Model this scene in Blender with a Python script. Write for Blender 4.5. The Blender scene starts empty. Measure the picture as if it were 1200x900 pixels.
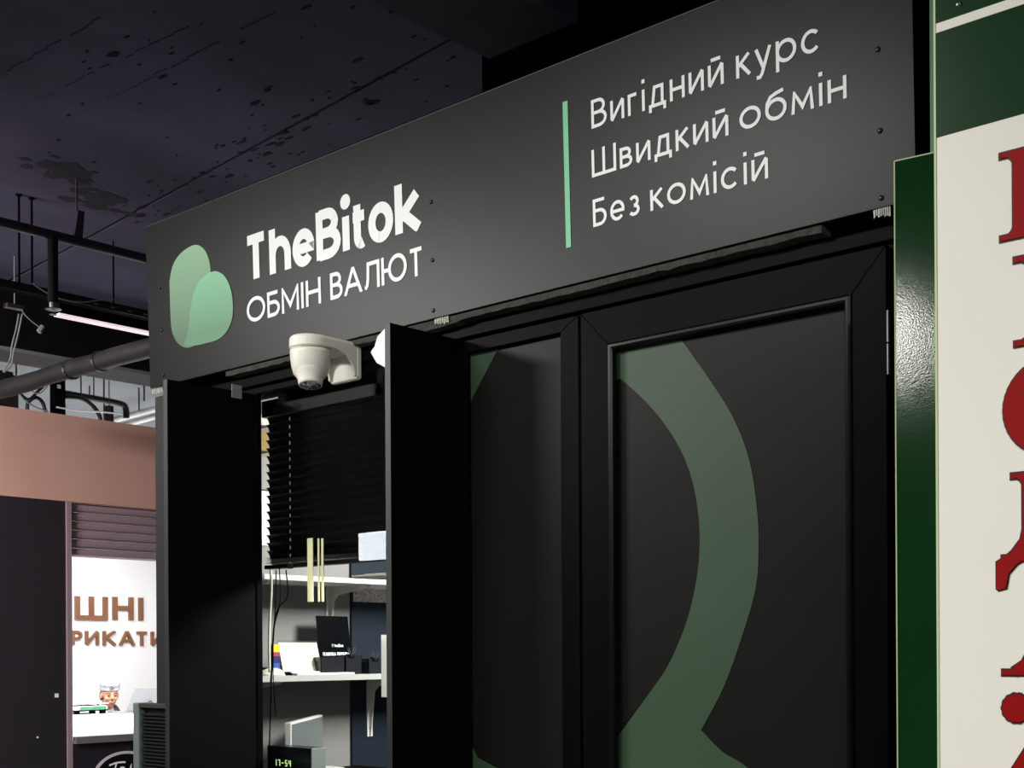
import bpy, bmesh, math, random
from mathutils import Vector, Matrix
random.seed(3)
SC = bpy.context.scene
COL = SC.collection
PI = math.pi

# ------------------------------------------------------------------ camera
CAM = Vector((3.429, -2.18, 1.5))
FPX = 1536.0
ROLL = .0055
RIGHT = Vector((.744, .668, 0)).normalized(); FWD = Vector((-.668, .744, 0)).normalized(); UP = Vector((0, 0, 1))
cr, sr = math.cos(ROLL), math.sin(ROLL)
camd = bpy.data.cameras.new('camera'); cam = bpy.data.objects.new('camera', camd); COL.objects.link(cam)
axr = RIGHT * cr - UP * sr; axu = UP * cr + RIGHT * sr
# image right axis and image up axis in the world, rolled a third of a degree
rx = RIGHT * cr + UP * (-sr); ux = RIGHT * sr + UP * cr
M = Matrix((rx, ux, -FWD)).transposed().to_4x4(); M.translation = CAM
cam.matrix_world = M
camd.sensor_width = 36; camd.lens = 36 * FPX / 1200
camd.shift_x = 0.0; camd.shift_y = (765 - 450) / 1200
camd.clip_start = .05; camd.clip_end = 200
SC.camera = cam

# ------------------------------------------------------------------ world, lights, exposure
SC.view_settings.view_transform = 'Standard'; SC.view_settings.look = 'None'
SC.view_settings.gamma = 1; SC.view_settings.use_curve_mapping = False
SC.view_settings.exposure = 0.0
w = bpy.data.worlds.new('world'); SC.world = w; w.use_nodes = True
bg = w.node_tree.nodes['Background']; bg.inputs[0].default_value = (.75, .72, .85, 1); bg.inputs[1].default_value = .02

def area(name, loc, aim, sx, sy, power, col=(1, 1, 1), spread=180):
    d = bpy.data.lights.new(name, 'AREA'); d.shape = 'RECTANGLE'; d.size = sx; d.size_y = sy; d.energy = power; d.color = col
    d.spread = math.radians(spread)
    o = bpy.data.objects.new(name, d); COL.objects.link(o); o.location = loc
    v = Vector(aim) - Vector(loc)
    o.rotation_euler = v.to_track_quat('-Z', 'Y').to_euler()
    return o
# ceiling lamps of the aisle in front of the booth (behind and beside the camera), all but the last shining down
area('aisle_light', (1.60, -5.05, 3.05), (1.60, -5.0, 0), .2, .9, 55, (1, .99, .9), 170)
area('aisle_light', (1.1, -1.9, 3.1), (1.1, -1.3, 0), 1.0, .25, 50, (1, .985, .94), 170)
area('aisle_light', (-1.3, -2.6, 3.1), (-1.0, -2.0, 0), 1.2, .3, 150, (1, .985, .94), 170)
area('aisle_light', (4.9, -3.4, 3.1), (4.5, -2.9, 0), 1.2, .3, 140, (1, .985, .95), 170)
area('aisle_light', (-2.3, -1.6, 2.95), (-3.9, 1.2, 2.2), 1.2, .3, 105, (1, .95, .93), 150)  # unseen lamp added to brighten the pink kiosk fascia
# lamps inside the booth and inside the kiosk
area('booth_lamp', (1.6, 1.1, 2.35), (.06, .75, 1.4), .5, .5, 84, (1, .98, .93))
area('kiosk_lamp', (-6.3, 2.8, 2.9), (-6.6, 2.8, 0), 2.4, 2.6, 225, (1, .99, .98))
area('kiosk_lamp', (-5.0, 4.6, 2.9), (-5.6, 4.4, 0), 2.0, 2.0, 130, (1, .99, .98))
# unseen uplight added to brighten the ceiling beyond the kiosk
area('added_uplight', (-8.0, 4.5, 2.95), (-8.0, 4.5, 5), 3.0, 3.0, 9, (.9, .97, 1))

# ------------------------------------------------------------------ picture point -> point on a plane
def ray(px, py):
    return rx * ((px - 600) / FPX) + ux * ((765 - py) / FPX) + FWD
def at(px, py, X=None, Y=None, Z=None):
    d = ray(px, py)
    if X is not None: t = (X - CAM.x) / d.x
    elif Y is not None: t = (Y - CAM.y) / d.y
    else: t = (Z - CAM.z) / d.z
    return CAM + d * t

# ------------------------------------------------------------------ materials
def lin(c):
    return tuple(((v / 255) / 12.92 if v / 255 <= .04045 else (((v / 255) + .055) / 1.055) ** 2.4) for v in c)
MATS = {}
def mat(name, rgb, rough=.5, metal=0., noise=0., nscale=8., bump=0., bscale=60., spec=.5, coat=0., emit=None, estr=0., rgb2=None, stretch=(1, 1, 1)):
    if name in MATS: return MATS[name]
    m = bpy.data.materials.new(name); m.use_nodes = True; nt = m.node_tree; b = nt.nodes['Principled BSDF']
    c = lin(rgb) + (1,)
    b.inputs['Base Color'].default_value = c; b.inputs['Roughness'].default_value = rough; b.inputs['Metallic'].default_value = metal
    b.inputs['Specular IOR Level'].default_value = spec; b.inputs['Coat Weight'].default_value = coat
    tc = nt.nodes.new('ShaderNodeTexCoord'); mp = nt.nodes.new('ShaderNodeMapping'); mp.inputs['Scale'].default_value = stretch
    nt.links.new(tc.outputs['Object'], mp.inputs['Vector'])
    if noise or rgb2:
        n = nt.nodes.new('ShaderNodeTexNoise'); n.inputs['Scale'].default_value = nscale; n.inputs['Detail'].default_value = 6
        nt.links.new(mp.outputs[0], n.inputs['Vector'])
        r = nt.nodes.new('ShaderNodeValToRGB'); r.color_ramp.elements[0].position = .32; r.color_ramp.elements[1].position = .68
        c2 = (lin(rgb2) + (1,)) if rgb2 else tuple(v * (1 - noise) for v in c[:3]) + (1,)
        r.color_ramp.elements[0].color = c2; r.color_ramp.elements[1].color = c
        nt.links.new(n.outputs[0], r.inputs[0]); nt.links.new(r.outputs[0], b.inputs['Base Color'])
    if bump:
        n2 = nt.nodes.new('ShaderNodeTexNoise'); n2.inputs['Scale'].default_value = bscale; n2.inputs['Detail'].default_value = 4
        nt.links.new(mp.outputs[0], n2.inputs['Vector'])
        bp = nt.nodes.new('ShaderNodeBump'); bp.inputs['Strength'].default_value = bump; bp.inputs['Distance'].default_value = .01
        nt.links.new(n2.outputs[0], bp.inputs['Height']); nt.links.new(bp.outputs[0], b.inputs['Normal'])
    if emit:
        b.inputs['Emission Color'].default_value = lin(emit) + (1,); b.inputs['Emission Strength'].default_value = estr
    MATS[name] = m; return m

fascia_m = mat('fascia_board', (29, 29, 28), .38, noise=.12, nscale=3, bump=.01, bscale=4, spec=.2)
white_v = mat('white_vinyl', (243, 246, 246), .5)
black_m = mat('black_laminate', (6, 6, 6), .6, bump=.02, bscale=200, spec=.05)
edge_m = mat('edge_band', (19, 19, 20), .5)
frame_m = mat('black_profile', (7, 7, 8), .42, bump=.01, bscale=30, spec=.03)
bead_m = mat('black_bead', (11, 11, 11), .25, spec=.2)
film_m = mat('dark_film', (25, 23, 21), .4, noise=.08, nscale=5, spec=.1)
gfilm_m = mat('green_film', (54, 74, 55), .45, noise=.08, nscale=3, spec=.25)
dark_m = mat('dark_void', (6, 6, 7), .9, spec=.05)
wplas = mat('white_plastic', (226, 224, 212), .38, bump=.01, bscale=300)
lens_m = mat('camera_lens', (6, 6, 8), .08, spec=.8)
metal_m = mat('steel', (150, 150, 150), .3, 1.)
foam_m = mat('foam_strip', (66, 66, 62), .9, noise=.5, nscale=60, bump=.6, bscale=150)
tape_m = mat('tape', (225, 225, 215), .4, noise=.5, nscale=90, bump=.4, bscale=120)

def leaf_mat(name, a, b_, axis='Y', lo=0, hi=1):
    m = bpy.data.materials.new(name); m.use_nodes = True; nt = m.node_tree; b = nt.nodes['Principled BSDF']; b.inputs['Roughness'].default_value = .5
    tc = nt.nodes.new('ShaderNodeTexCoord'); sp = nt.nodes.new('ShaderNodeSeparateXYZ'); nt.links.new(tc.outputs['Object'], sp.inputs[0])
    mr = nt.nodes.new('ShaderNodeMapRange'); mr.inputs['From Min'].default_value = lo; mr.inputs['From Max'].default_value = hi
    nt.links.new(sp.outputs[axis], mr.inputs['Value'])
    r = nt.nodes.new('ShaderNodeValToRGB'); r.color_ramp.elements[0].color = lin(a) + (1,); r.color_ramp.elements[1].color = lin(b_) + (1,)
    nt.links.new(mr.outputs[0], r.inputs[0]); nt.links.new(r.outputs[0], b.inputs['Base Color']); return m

# ------------------------------------------------------------------ object helpers
def obj(name, bm, m, parent=None, smooth=False, bevel=0., loc=None, flat=False):
    if smooth:
        for f in bm.faces: f.smooth = True
    me = bpy.data.meshes.new(name); bmesh.ops.recalc_face_normals(bm, faces=bm.faces[:]) if not flat else None
    bm.to_mesh(me); bm.free()
    if m: me.materials.append(m)
    o = bpy.data.objects.new(name, me); COL.objects.link(o)
    if parent: o.parent = parent
    if loc: o.location = loc
    if bevel:
        md = o.modifiers.new('bevel', 'BEVEL'); md.width = bevel; md.segments = 2; md.limit_method = 'ANGLE'
    return o
def tag(o, label=None, cat=None, group=None, kind=None):
    if label: o['label'] = label
    if cat: o['category'] = cat
    if group: o['group'] = group
    if kind: o['kind'] = kind
    return o
def thing(name, label, cat, loc=(0, 0, 0), group=None, kind=None, rot=None):
    o = bpy.data.objects.new(name, None); o.empty_display_size = .05; COL.objects.link(o); o.location = loc
    if rot: o.rotation_euler = rot
    return tag(o, label, cat, group, kind)
def rebase(t, loc):
    bpy.context.view_layer.update(); loc = Vector(loc); t.location = loc
    for c in t.children: c.location = Vector(c.location) - loc
def B(*boxes):
    bm = bmesh.new()
    for (a, b) in boxes: add_box(bm, a, b)
    return bm
def add_box(bm, a, b):
    x0, x1 = sorted((a[0], b[0])); y0, y1 = sorted((a[1], b[1])); z0, z1 = sorted((a[2], b[2]))
    v = [bm.verts.new(p) for p in ((x0, y0, z0), (x1, y0, z0), (x1, y1, z0), (x0, y1, z0), (x0, y0, z1), (x1, y0, z1), (x1, y1, z1), (x0, y1, z1))]
    for f in ((0, 3, 2, 1), (4, 5, 6, 7), (0, 1, 5, 4), (1, 2, 6, 5), (2, 3, 7, 6), (3, 0, 4, 7)): bm.faces.new([v[i] for i in f])
def add_prism(bm, pts, d):
    """polygon of 3D points extruded by vector d"""
    d = Vector(d); a = [bm.verts.new(p) for p in pts]; b = [bm.verts.new(Vector(p) + d) for p in pts]; n = len(pts)
    bm.faces.new(a); bm.faces.new(b[::-1])
    for i in range(n): bm.faces.new((a[i], b[i], b[(i + 1) % n], a[(i + 1) % n]))
def add_tube(bm, pts, r, n=10, caps=True):
    pts = [Vector(p) for p in pts]; rs = r if isinstance(r, (list, tuple)) else [r] * len(pts)
    rings = []; up = None
    for i, p in enumerate(pts):
        t = (pts[min(i + 1, len(pts) - 1)] - pts[max(i - 1, 0)]).normalized()
        if up is None:
            up = Vector((0, 0, 1)) if abs(t.z) < .9 else Vector((1, 0, 0))
        s = t.cross(up).normalized(); up = s.cross(t).normalized()
        rings.append([bm.verts.new(p + (s * math.cos(2 * PI * k / n) + up * math.sin(2 * PI * k / n)) * rs[i]) for k in range(n)])
    for a, b in zip(rings, rings[1:]):
        for k in range(n): bm.faces.new((a[k], a[(k + 1) % n], b[(k + 1) % n], b[k]))
    if caps: bm.faces.new(rings[0][::-1]); bm.faces.new(rings[-1])
def T(pts, r, n=10):
    bm = bmesh.new(); add_tube(bm, pts, r, n); return bm
def curve_pts(ps, k=8):
    ps = [Vector(p) for p in ps]; out = []
    for i in range(len(ps) - 1):
        p0 = ps[max(i - 1, 0)]; p1 = ps[i]; p2 = ps[i + 1]; p3 = ps[min(i + 2, len(ps) - 1)]
        for j in range(k):
            t = j / k
            out.append(.5 * ((2 * p1) + (p2 - p0) * t + (2 * p0 - 5 * p1 + 4 * p2 - p3) * t * t + (3 * p1 - p0 - 3 * p2 + p3) * t ** 3))
    return out + [ps[-1]]
def add_lathe(bm, prof, c=(0, 0, 0), n=32, ax=None):
    """profile of (radius, height) turned about z at c"""
    rings = []
    for r, h in prof:
        rings.append([bm.verts.new(Vector(c) + Vector((max(r, 1e-5) * math.cos(2 * PI * k / n), max(r, 1e-5) * math.sin(2 * PI * k / n), h))) for k in range(n)])
    for a, b in zip(rings, rings[1:]):
        for k in range(n): bm.faces.new((a[k], a[(k + 1) % n], b[(k + 1) % n], b[k]))
    bm.faces.new(rings[0][::-1]); bm.faces.new(rings[-1])

# ------------------------------------------------------------------ stroke lettering
def arc(cx, cy, rx_, ry_, a0, a1, n=14):
    return [(cx + rx_ * math.cos(math.radians(a0 + (a1 - a0) * i / n)), cy + ry_ * math.sin(math.radians(a0 + (a1 - a0) * i / n))) for i in range(n + 1)]
RING = arc(.5, .5, .5, .5, 90, 450, 32)
bowlT = [(0, 1), (.45, 1)] + arc(.45, .765, .42, .235, 90, -90, 10)[1:-1] + [(.45, .53), (0, .53)]
bowlB = [(0, .53), (.5, .53)] + arc(.5, .265, .5, .265, 90, -90, 10)[1:-1] + [(.5, 0), (0, 0)]
# glyph: width (in cap heights), base 'c' cap or 'x' small letter, strokes
G = {
 'T': (.78, 'c', [[(0, 1), (1, 1)], [(.5, 1), (.5, -.05)]]), 'Т': (.66, 'c', [[(0, 1), (1, 1)], [(.5, 1), (.5, -.1)]]),
 'О': (.98, 'c', [RING]),
 'Б': (.64, 'c', [[(.92, 1), (0, 1), (0, 0), (.5, 0)] + arc(.5, .29, .5, .29, -90, 90, 12) + [(0, .58)]]),
 'М': (.86, 'c', [[(0, -.1), (0, 1), (.5, .22), (1, 1), (1, -.1)]]),
 'І': (.14, 'c', [[(.5, -.1), (.5, 1.1)]]),
 'Н': (.72, 'c', [[(0, -.1), (0, 1.1)], [(1, -.1), (1, 1.1)], [(0, .52), (1, .52)]]),
 'В': (.64, 'c', [bowlT, bowlB, [(0, -.1), (0, 1.1)]]),
 'А': (.88, 'c', [[(-.04, -.1), (.5, 1.06), (1.04, -.1)], [(.18, .3), (.82, .3)]]),
 'Л': (.78, 'c', [[(-.02, 0)] + [(.08, .02), (.17, .12), (.22, .4), (.25, 1), (1, 1), (1, -.1)]]),
 'Ю': (1.2, 'c', [[(0, -.1), (0, 1.1)], [(0, .5), (.3, .5)], arc(.65, .5, .35, .5, 90, 450, 32)]),
 'Ш': (1.0, 'c', [[(0, 1.1), (0, 0), (1, 0), (1, 1.1)], [(.5, 0), (.5, 1.1)]]),
 'Р': (.6, 'c', [[(0, -.1), (0, 1), (.5, 1)] + arc(.5, .72, .5, .28, 90, -90, 12)[1:] + [(0, .44)]]),
 'И': (.74, 'c', [[(0, 1.1), (0, 0)], [(0, -.05), (1, 1.05)], [(1, 1), (1, -.1)]]),
 'К': (.66, 'c', [[(0, -.1), (0, 1.1)], [(0, .45), (1.04, 1.08)], [(.2, .56), (1.06, -.08)]]),
 'Е': (.58, 'c', [[(1, 1), (0, 1), (0, 0), (1, 0)], [(0, .52), (.9, .52)]]),
 'Х': (.7, 'c', [[(0, -.05), (1, 1.05)], [(0, 1.05), (1, -.05)]]),
 'Ч': (.6, 'c', [[(0, 1.1), (0, .5), (1, .5)], [(1, 1.1), (1, -.1)]]),
 '1': (.3, 'c', [[(0, .8), (1, 1), (1, -.1)]]),
 '5': (.55, 'c', [[(1, 1), (.1, 1), (0, .55), (.5, .6)] + arc(.5, .3, .5, .3, 90, -130, 12)[1:]]),
 'П': (.7, 'c', [[(0, -.1), (0, 1), (1, 1), (1, -.1)]]),
 # small letters
 'h': (.54, 'x', [[(0, -.1), (0, 1.5)], [(0, .3)] + arc(.5, .5, .5, .5, 180, 0, 12) + [(1, -.1)]]),
 'e': (.64, 'x', [[(.06, .48), (.98, .48)] + arc(.5, .5, .5, .5, 0, 318, 24)[1:]]),
 'i': (.2, 'x', [[(.5, -.1), (.5, 1.1)], 'dot']),
 't': (.42, 'x', [[(.3, 1.36), (.3, .3)] + arc(.68, .25, .38, .25, 180, 300, 8), [(-.12, .95), (1, .95)]]),
 'o': (.7, 'x', [RING]), 'k': (.62, 'x', [[(0, -.1), (0, 1.5)], [(0, .33), (.98, 1.05)], [(.25, .5), (1.06, -.08)]]),
 'B': (.66, 'c', [bowlT, bowlB, [(0, -.1), (0, 1.1)]]),
 'в': (.5, 'x', [bowlT, bowlB, [(0, -.1), (0, 1.1)]]),
 'и': (.56, 'x', [[(0, 1.1), (0, 0)], [(0, -.04), (1, 1.04)], [(1, 1), (1, -.1)]]),
 'й': (.56, 'x', [[(0, 1.1), (0, 0)], [(0, -.04), (1, 1.04)], [(1, 1), (1, -.1)], [(.12, 1.34), (.88, 1.34)]]),
 'г': (.4, 'x', [[(0, -.1), (0, 1), (1, 1)]]),
 'і': (.13, 'x', [[(.5, -.1), (.5, 1.1)], 'dot']),
 'д': (.66, 'x', [[(0, -.34), (0, 0), (1, 0), (1, -.34)], [(.16, 0), (.3, 1), (.84, 1), (.84, 0)]]),
 'н': (.56, 'x', [[(0, -.1), (0, 1.1)], [(1, -.1), (1, 1.1)], [(0, .5), (1, .5)]]),
 'к': (.5, 'x', [[(0, -.1), (0, 1.1)], [(0, .46), (1, 1.06)], [(.26, .6), (1.06, -.06)]]),
 'у': (.56, 'x', [[(-.02, 1.06), (.52, 0)], [(1.02, 1.06), (.4, -.28), (.26, -.42), (.0, -.42)]]),
 'р': (.68, 'x', [[(0, -.48), (0, 1.1)], RING]),
 'с': (.64, 'x', [arc(.5, .5, .5, .5, 42, 318, 24)]),
 'о': (.7, 'x', [RING]),
 'б': (.68, 'x', [RING, [(0, .5), (.03, .9), (.2, 1.2), (.5, 1.33), (.92, 1.42)]]),
 'м': (.7, 'x', [[(0, -.1), (0.08, 1), (.5, .18), (.92, 1), (1, -.1)]]),
 'е': (.66, 'x', [[(.04, .48), (.98, .48)] + arc(.5, .5, .5, .5, 0, 318, 24)[1:]]),
 'з': (.5, 'x', [arc(.5, .755, .42, .245, 150, -90, 10), [(.5, .51)] + arc(.5, .255, .5, .255, 90, -150, 12)]),
}
STEP = [0]
def flat_face(bm, P, z):
    """thin print: faces that all look along +z, crossed quads cut in two"""
    STEP[0] = (STEP[0] + 1) % 48; z = z + STEP[0] * 9e-6
    def put(Q):
        ar = sum(Q[i].x * Q[(i + 1) % len(Q)].y - Q[(i + 1) % len(Q)].x * Q[i].y for i in range(len(Q)))
        if abs(ar) < 1e-10: return
        if ar < 0: Q = Q[::-1]
        bm.faces.new([bm.verts.new((p.x, p.y, z)) for p in Q])
    if len(P) == 4:
        put([P[0], P[1], P[2]]); put([P[0], P[2], P[3]])
        if (P[1] - P[0]).cross(P[3] - P[0]) * (P[3] - P[2]).cross(P[1] - P[2]) < 0: put([P[1], P[2], P[3]])
    else: put(P)
def stroke_quads(pts, w_):
    closed = (abs(pts[0][0] - pts[-1][0]) + abs(pts[0][1] - pts[-1][1])) < 1e-6
    P = [Vector(p) for p in pts]; n = len(P); L = []; R_ = []
    for i in range(n):
        if closed: a, b = (P[i - 1] if i else P[-2]), (P[i + 1] if i < n - 1 else P[1])
        else: a, b = P[max(i - 1, 0)], P[min(i + 1, n - 1)]
        d1 = (P[i] - a) if (P[i] - a).length > 1e-9 else (b - P[i]); d2 = (b - P[i]) if (b - P[i]).length > 1e-9 else d1
        d1 = d1.normalized(); d2 = d2.normalized()
        n1 = Vector((-d1.y, d1.x)); n2 = Vector((-d2.y, d2.x)); m = n1 + n2
        if m.length < 1e-4: m = n1
        m.normalize(); k = w_ / 2 / max(m.dot(n1), .42)
        L.append(P[i] + m * k); R_.append(P[i] - m * k)
    return [[L[i], R_[i], R_[i + 1], L[i + 1]] for i in range(n - 1)]
def clip(poly, ymin, ymax):
    for s, lim in ((1, ymin), (-1, -ymax)):
        out = []
        for i, p in enumerate(poly):
            q = poly[(i + 1) % len(poly)]; a, b = s * p.y - lim, s * q.y - lim
            if a >= 0: out.append(p)
            if a * b < 0: out.append(p + (q - p) * (a / (a - b)))
        poly = out
        if not poly: return []
    return poly
def glyph(bm, ch, x, y, H, w_, xh=.73, wscale=1., th=.001, z=0., width=None):
    """draws a letter with its left edge at x and baseline at y; returns its width"""
    gw, base, strokes = G[ch]; hh = H if base == 'c' else H * xh
    W = width if width else max(gw * H * wscale, w_)
    ymin = y - 10 if any(isinstance(s, list) and min(p[1] for p in s) < -.2 for s in strokes) else y
    ymax = y + (hh if base == 'c' else (H * 1.0 if ch in 'hk' else hh))
    for s in strokes:
        if s == 'dot':
            r = w_ * (.62 if w_ / H > .16 else .56); c = Vector((x + W / 2, y + H * 1.02 - r * .2))
            quads = [[c + Vector((-r, -r)), c + Vector((r, -r)), c + Vector((r, r)), c + Vector((-r, r))]] if w_ / H < .16 else \
                    [[c + Vector((math.cos(2 * PI * k / 20), math.sin(2 * PI * k / 20))) * r * 1.15 for k in range(20)]]
            lo, hi = y - 10, y + 10
        else:
            pts = [(x + w_ / 2 + p[0] * (W - w_), y + w_ / 2 + p[1] * (hh - w_)) for p in s]
            quads = stroke_quads(pts, w_); lo, hi = ymin, ymax
            if ch in 'йбt': hi = y + 10
        for q in quads:
            q = clip(q, lo, hi)
            if len(q) < 3: continue
            if th < .002: flat_face(bm, q, z + th * .7)
            else: STEP[0] = (STEP[0] + 1) % 48; add_prism(bm, [(p.x, p.y, z) for p in q], (0, 0, th + STEP[0] * 6e-5))
    return W
def text_width(s, H, w_, gap, xh, ws):
    t = 0
    for ch in s: t += (H * .3 if ch == ' ' else max(G[ch][0] * H * ws, w_) + gap)
    return t - gap
def text(s, x0, x1, y, H, w_, gap, xh=.73, z=0., th=.001):
    """line of lettering fitted between x0 and x1"""
    ws = 1.
    for _ in range(30):
        t = text_width(s, H, w_, gap, xh, ws); ws *= 1 + ((x1 - x0) - t) / t * .8
    bm = bmesh.new(); x = x0
    for ch in s:
        if ch == ' ': x += H * .3; continue
        x += glyph(bm, ch, x, y, H, w_, xh, ws, th, z) + gap
    return bm
def poly_bm(pts, z=0, th=.001):
    bm = bmesh.new(); add_prism(bm, [(p[0], p[1], z) for p in pts], (0, 0, th)); return bm
R_FRONT = (PI / 2, 0, 0)                       # a board facing -Y
R_SIDE = Matrix(((0, 0, 1), (1, 0, 0), (0, 1, 0))).to_euler()   # a board facing +X, its x axis along +Y

# ================================================================== STRUCTURE
conc = mat('ceiling_concrete', (84, 80, 108), .9, rgb2=(64, 60, 82), nscale=1.8, bump=.3, bscale=9, stretch=(1, .6, 1))
conc2 = mat('beam_concrete', (70, 74, 92), .9, noise=.4, nscale=3, bump=.5, bscale=12)
conc3 = mat('far_concrete', (112, 117, 122), .9, noise=.15, nscale=1.5)
floor_m = mat('floor_tile', (92, 90, 88), .35, noise=.15, nscale=3)
fl = tag(obj('floor', B(((-14, -9, -.05), (9, 9, 0))), floor_m), kind='structure')

# main concrete ceiling: two slabs that meet at an open joint, one behind the other
HC = 3.5
j0 = at(525, 48, Z=HC); j1 = at(180, 237, Z=HC)
jd = (j1 - j0).normalized(); jn = Vector((jd.y, -jd.x, 0)) ; jn = jn if jn.y < 0 else -jn    # towards the viewer
A0 = j0 - jd * .55; A1 = j0 + jd * 5.2
ce = thing('ceiling', None, None, (0, 0, HC), kind='structure')
bm = bmesh.new(); xr = .72
def on(p, v): return (p[0], p[1], v)
pj = lambda X: j0 + jd * ((X - j0.x) / jd.x)
for (pa, pb, off) in ((pj(xr), pj(-3.4), 0),):
    add_prism(bm, [on(pa + jn * .006, 0), on(pb + jn * .012, 0), (-3.4, -9, 0), (xr, -9, 0)], (0, 0, .2))
obj('slab', bm, conc, ce)
bm = bmesh.new(); add_prism(bm, [on(pj(xr) - jn * .006, .0), on(pj(-3.4) - jn * .006, .0), (-3.4, 6, 0), (xr, 6, 0)], (0, 0, .2))
obj('slab', bm, conc, ce)
obj('slab', B(((-3.4, -9, .22), (9, 9, .3))), dark_m, ce)
obj('slab', B(((-14, -9, .0), (-3.53, 9, .2))), conc3, ce)
obj('slab', B(((1.3, -9, .1), (9, .74, .2))), conc2, ce)
# raised formwork ridges left in the concrete, and broken spots
bm = bmesh.new()
for (a, b) in (((0, 88), (120, 20)), ((60, 150), (330, 12)), ((30, 125), (220, 30))):
    p = at(a[0], a[1], Z=HC); q = at(b[0], b[1], Z=HC); d = (q - p).normalized(); s = Vector((-d.y, d.x, 0)) * .004
    L = (q - p).length; n = 14
    for k in range(n):
        if random.random() < .35: continue
        u = p + d * (L * k / n); v = p + d * (L * (k + random.uniform(.5, 1)) / n); jit = s * random.uniform(-1.5, 1.5)
        add_prism(bm, [on(u - s + jit, -.004), on(v - s * .3 + jit, -.004), on(v + s * .3 + jit, -.004), on(u + s + jit, -.004)], (0, 0, .006))
obj('formwork_ridge', bm, conc, ce)['kind'] = 'stuff'
bm = bmesh.new()
for _ in range(150):
    if _ < 70: c_ = at(random.uniform(40, 560), random.uniform(0, 250), Z=HC)
    else: c_ = pj(random.uniform(-1.9, .3)) + Vector((random.gauss(0, .06), random.gauss(0, .1), 0))
    r0 = random.choice((.004, .006, .008, .01, .02)); a0 = random.uniform(0, 6); st = random.uniform(.25, .8)
    pts = []
    for k in range(7):
        an = 2 * PI * k / 7; rr = r0 * random.uniform(.5, 1.2)
        pts.append((c_.x + rr * math.cos(an) * 1.6, c_.y + rr * math.sin(an) * st, -.003))
    if c_.x < .6: add_prism(bm, pts, (0, 0, .004))
obj('spalled_spot', bm, mat('dark_spall', (46, 43, 52), .95, spec=.1), ce)['kind'] = 'stuff'
# blotches where the hangers are bolted in
dp = mat('dark_patch', (44, 41, 54), .95, noise=.4, nscale=12)
for (px_, py_, rr, nn) in ((76, 196, .12, 22), (112, 232, .12, 16)):
    bm = bmesh.new(); c0_ = at(px_, py_, Z=HC)
    for q_ in range(nn):
        c_ = c0_ + Vector((random.gauss(0, rr * .5), random.gauss(0, rr * .7), 0)); r0 = random.uniform(.015, .05); pts = []
        for k in range(9):
            an = 2 * PI * k / 9; q = r0 * random.uniform(.6, 1.2); pts.append((c_.x + q * math.cos(an), c_.y + q * math.sin(an) * 1.3, -.0012 - q_ * .00004))
        add_prism(bm, pts, (0, 0, .002))
    obj('patch', bm, dp, ce)['kind'] = 'stuff'

b2 = at(565, 65, Z=3.3); b3 = at(680, 33, Z=3.3)
bb = tag(obj('ceiling_beam', B(((b2.x, -9, 3.3), (b3.x + .02, .735, 3.72))), conc2), kind='structure')
wk = tag(obj('void_sheet', B(((at(565, 90, Y=.95).x, .95, 2.3), (6, 1.0, 3.72))), dark_m), kind='structure')  # near-black sheet put in for the dark void beyond the beam
XB = -3.23
zb = at(86, 419, X=XB).z
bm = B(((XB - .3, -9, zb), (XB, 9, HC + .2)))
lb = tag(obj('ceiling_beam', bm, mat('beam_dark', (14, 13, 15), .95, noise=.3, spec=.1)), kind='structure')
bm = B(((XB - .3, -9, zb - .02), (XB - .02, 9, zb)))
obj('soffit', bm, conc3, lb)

# ------------------------------------------------------------------ the booth shell
YF = .03                                         # front face of the booth's profiles
XL, XR = .05, 2.44
zS = 2.285                                       # underside of the sign
def fx(px_, py_=600, Y=YF): return at(px_, py_, Y=Y).x
def fz(px_, py_, Y=YF): return at(px_, py_, Y=Y).z
grey_wall = mat('grey_booth_wall', (132, 132, 130), .6, noise=.06, nscale=4)
wl = tag(obj('wall_left', B(((.02, .06, 0), (.06, 2.0, 2.6))), grey_wall), kind='structure')
wbk = tag(obj('wall_partition', B(((.06, 1.96, 0), (2.46, 2.0, 2.6))), mat('navy_wall', (40, 52, 66), .6)), kind='structure')
wr = tag(obj('wall_right', B(((2.44, .06, 0), (2.48, 2.0, 2.6))), grey_wall), kind='structure')
cb = tag(obj('ceiling_panel', B(((.06, .1, 2.56), (2.44, 1.96, 2.6))), grey_wall), kind='structure')
xh1 = fx(300)                                     # hinge line of the left shutter
xg0 = xh1 + .003; xg1 = fx(545)                      # window opening
zlin = 2.215                                     # underside of the lintel
jamb_l = tag(obj('trim_1', B(((XL - .03, YF - .005, 0), (XL + .05, YF + .05, 2.27))), edge_m, bevel=.002), kind='structure')
pl = tag(obj('wall_front', B(((XL + .05, YF + .01, 0), (xh1 - .028, YF + .025, 2.21))), black_m), kind='structure')
lint = thing('trim_2', None, None, (0, 0, 0), kind='structure')
obj('profile', B(((XL + .05, YF - .01, 2.235), (2.45, YF + .05, 2.262))), frame_m, lint, bevel=.002)
obj('profile', B(((XL + .05, YF + .004, zlin), (2.45, YF + .07, 2.235))), frame_m, lint, bevel=.002)
obj('profile', B(((XL + .05, YF + .01, 2.262), (2.45, YF + .07, 2.8))), dark_m, lint)
# backing box of the sign, and grey foam strip showing under it
bm = bmesh.new(); n = 70; pts = []
xa, xb = .42, at(965, 274, Y=0).x
for k in range(n + 1):
    x = xa + (xb - xa) * k / n; pts.append((x, zS - .001 - .013 - random.uniform(0, .004) - (.006 if 1.2 < x < 1.32 else 0)))
for k in range(n):
    (x0, z0), (x1, z1) = pts[k], pts[k + 1]
    add_prism(bm, [(x0, -.008, z0), (x1, -.008, z1), (x1, -.008, zS - .003), (x0, -.008, zS - .003)], (0, .035, 0))
obj('foam_strip', bm, foam_m, lint)

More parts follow.
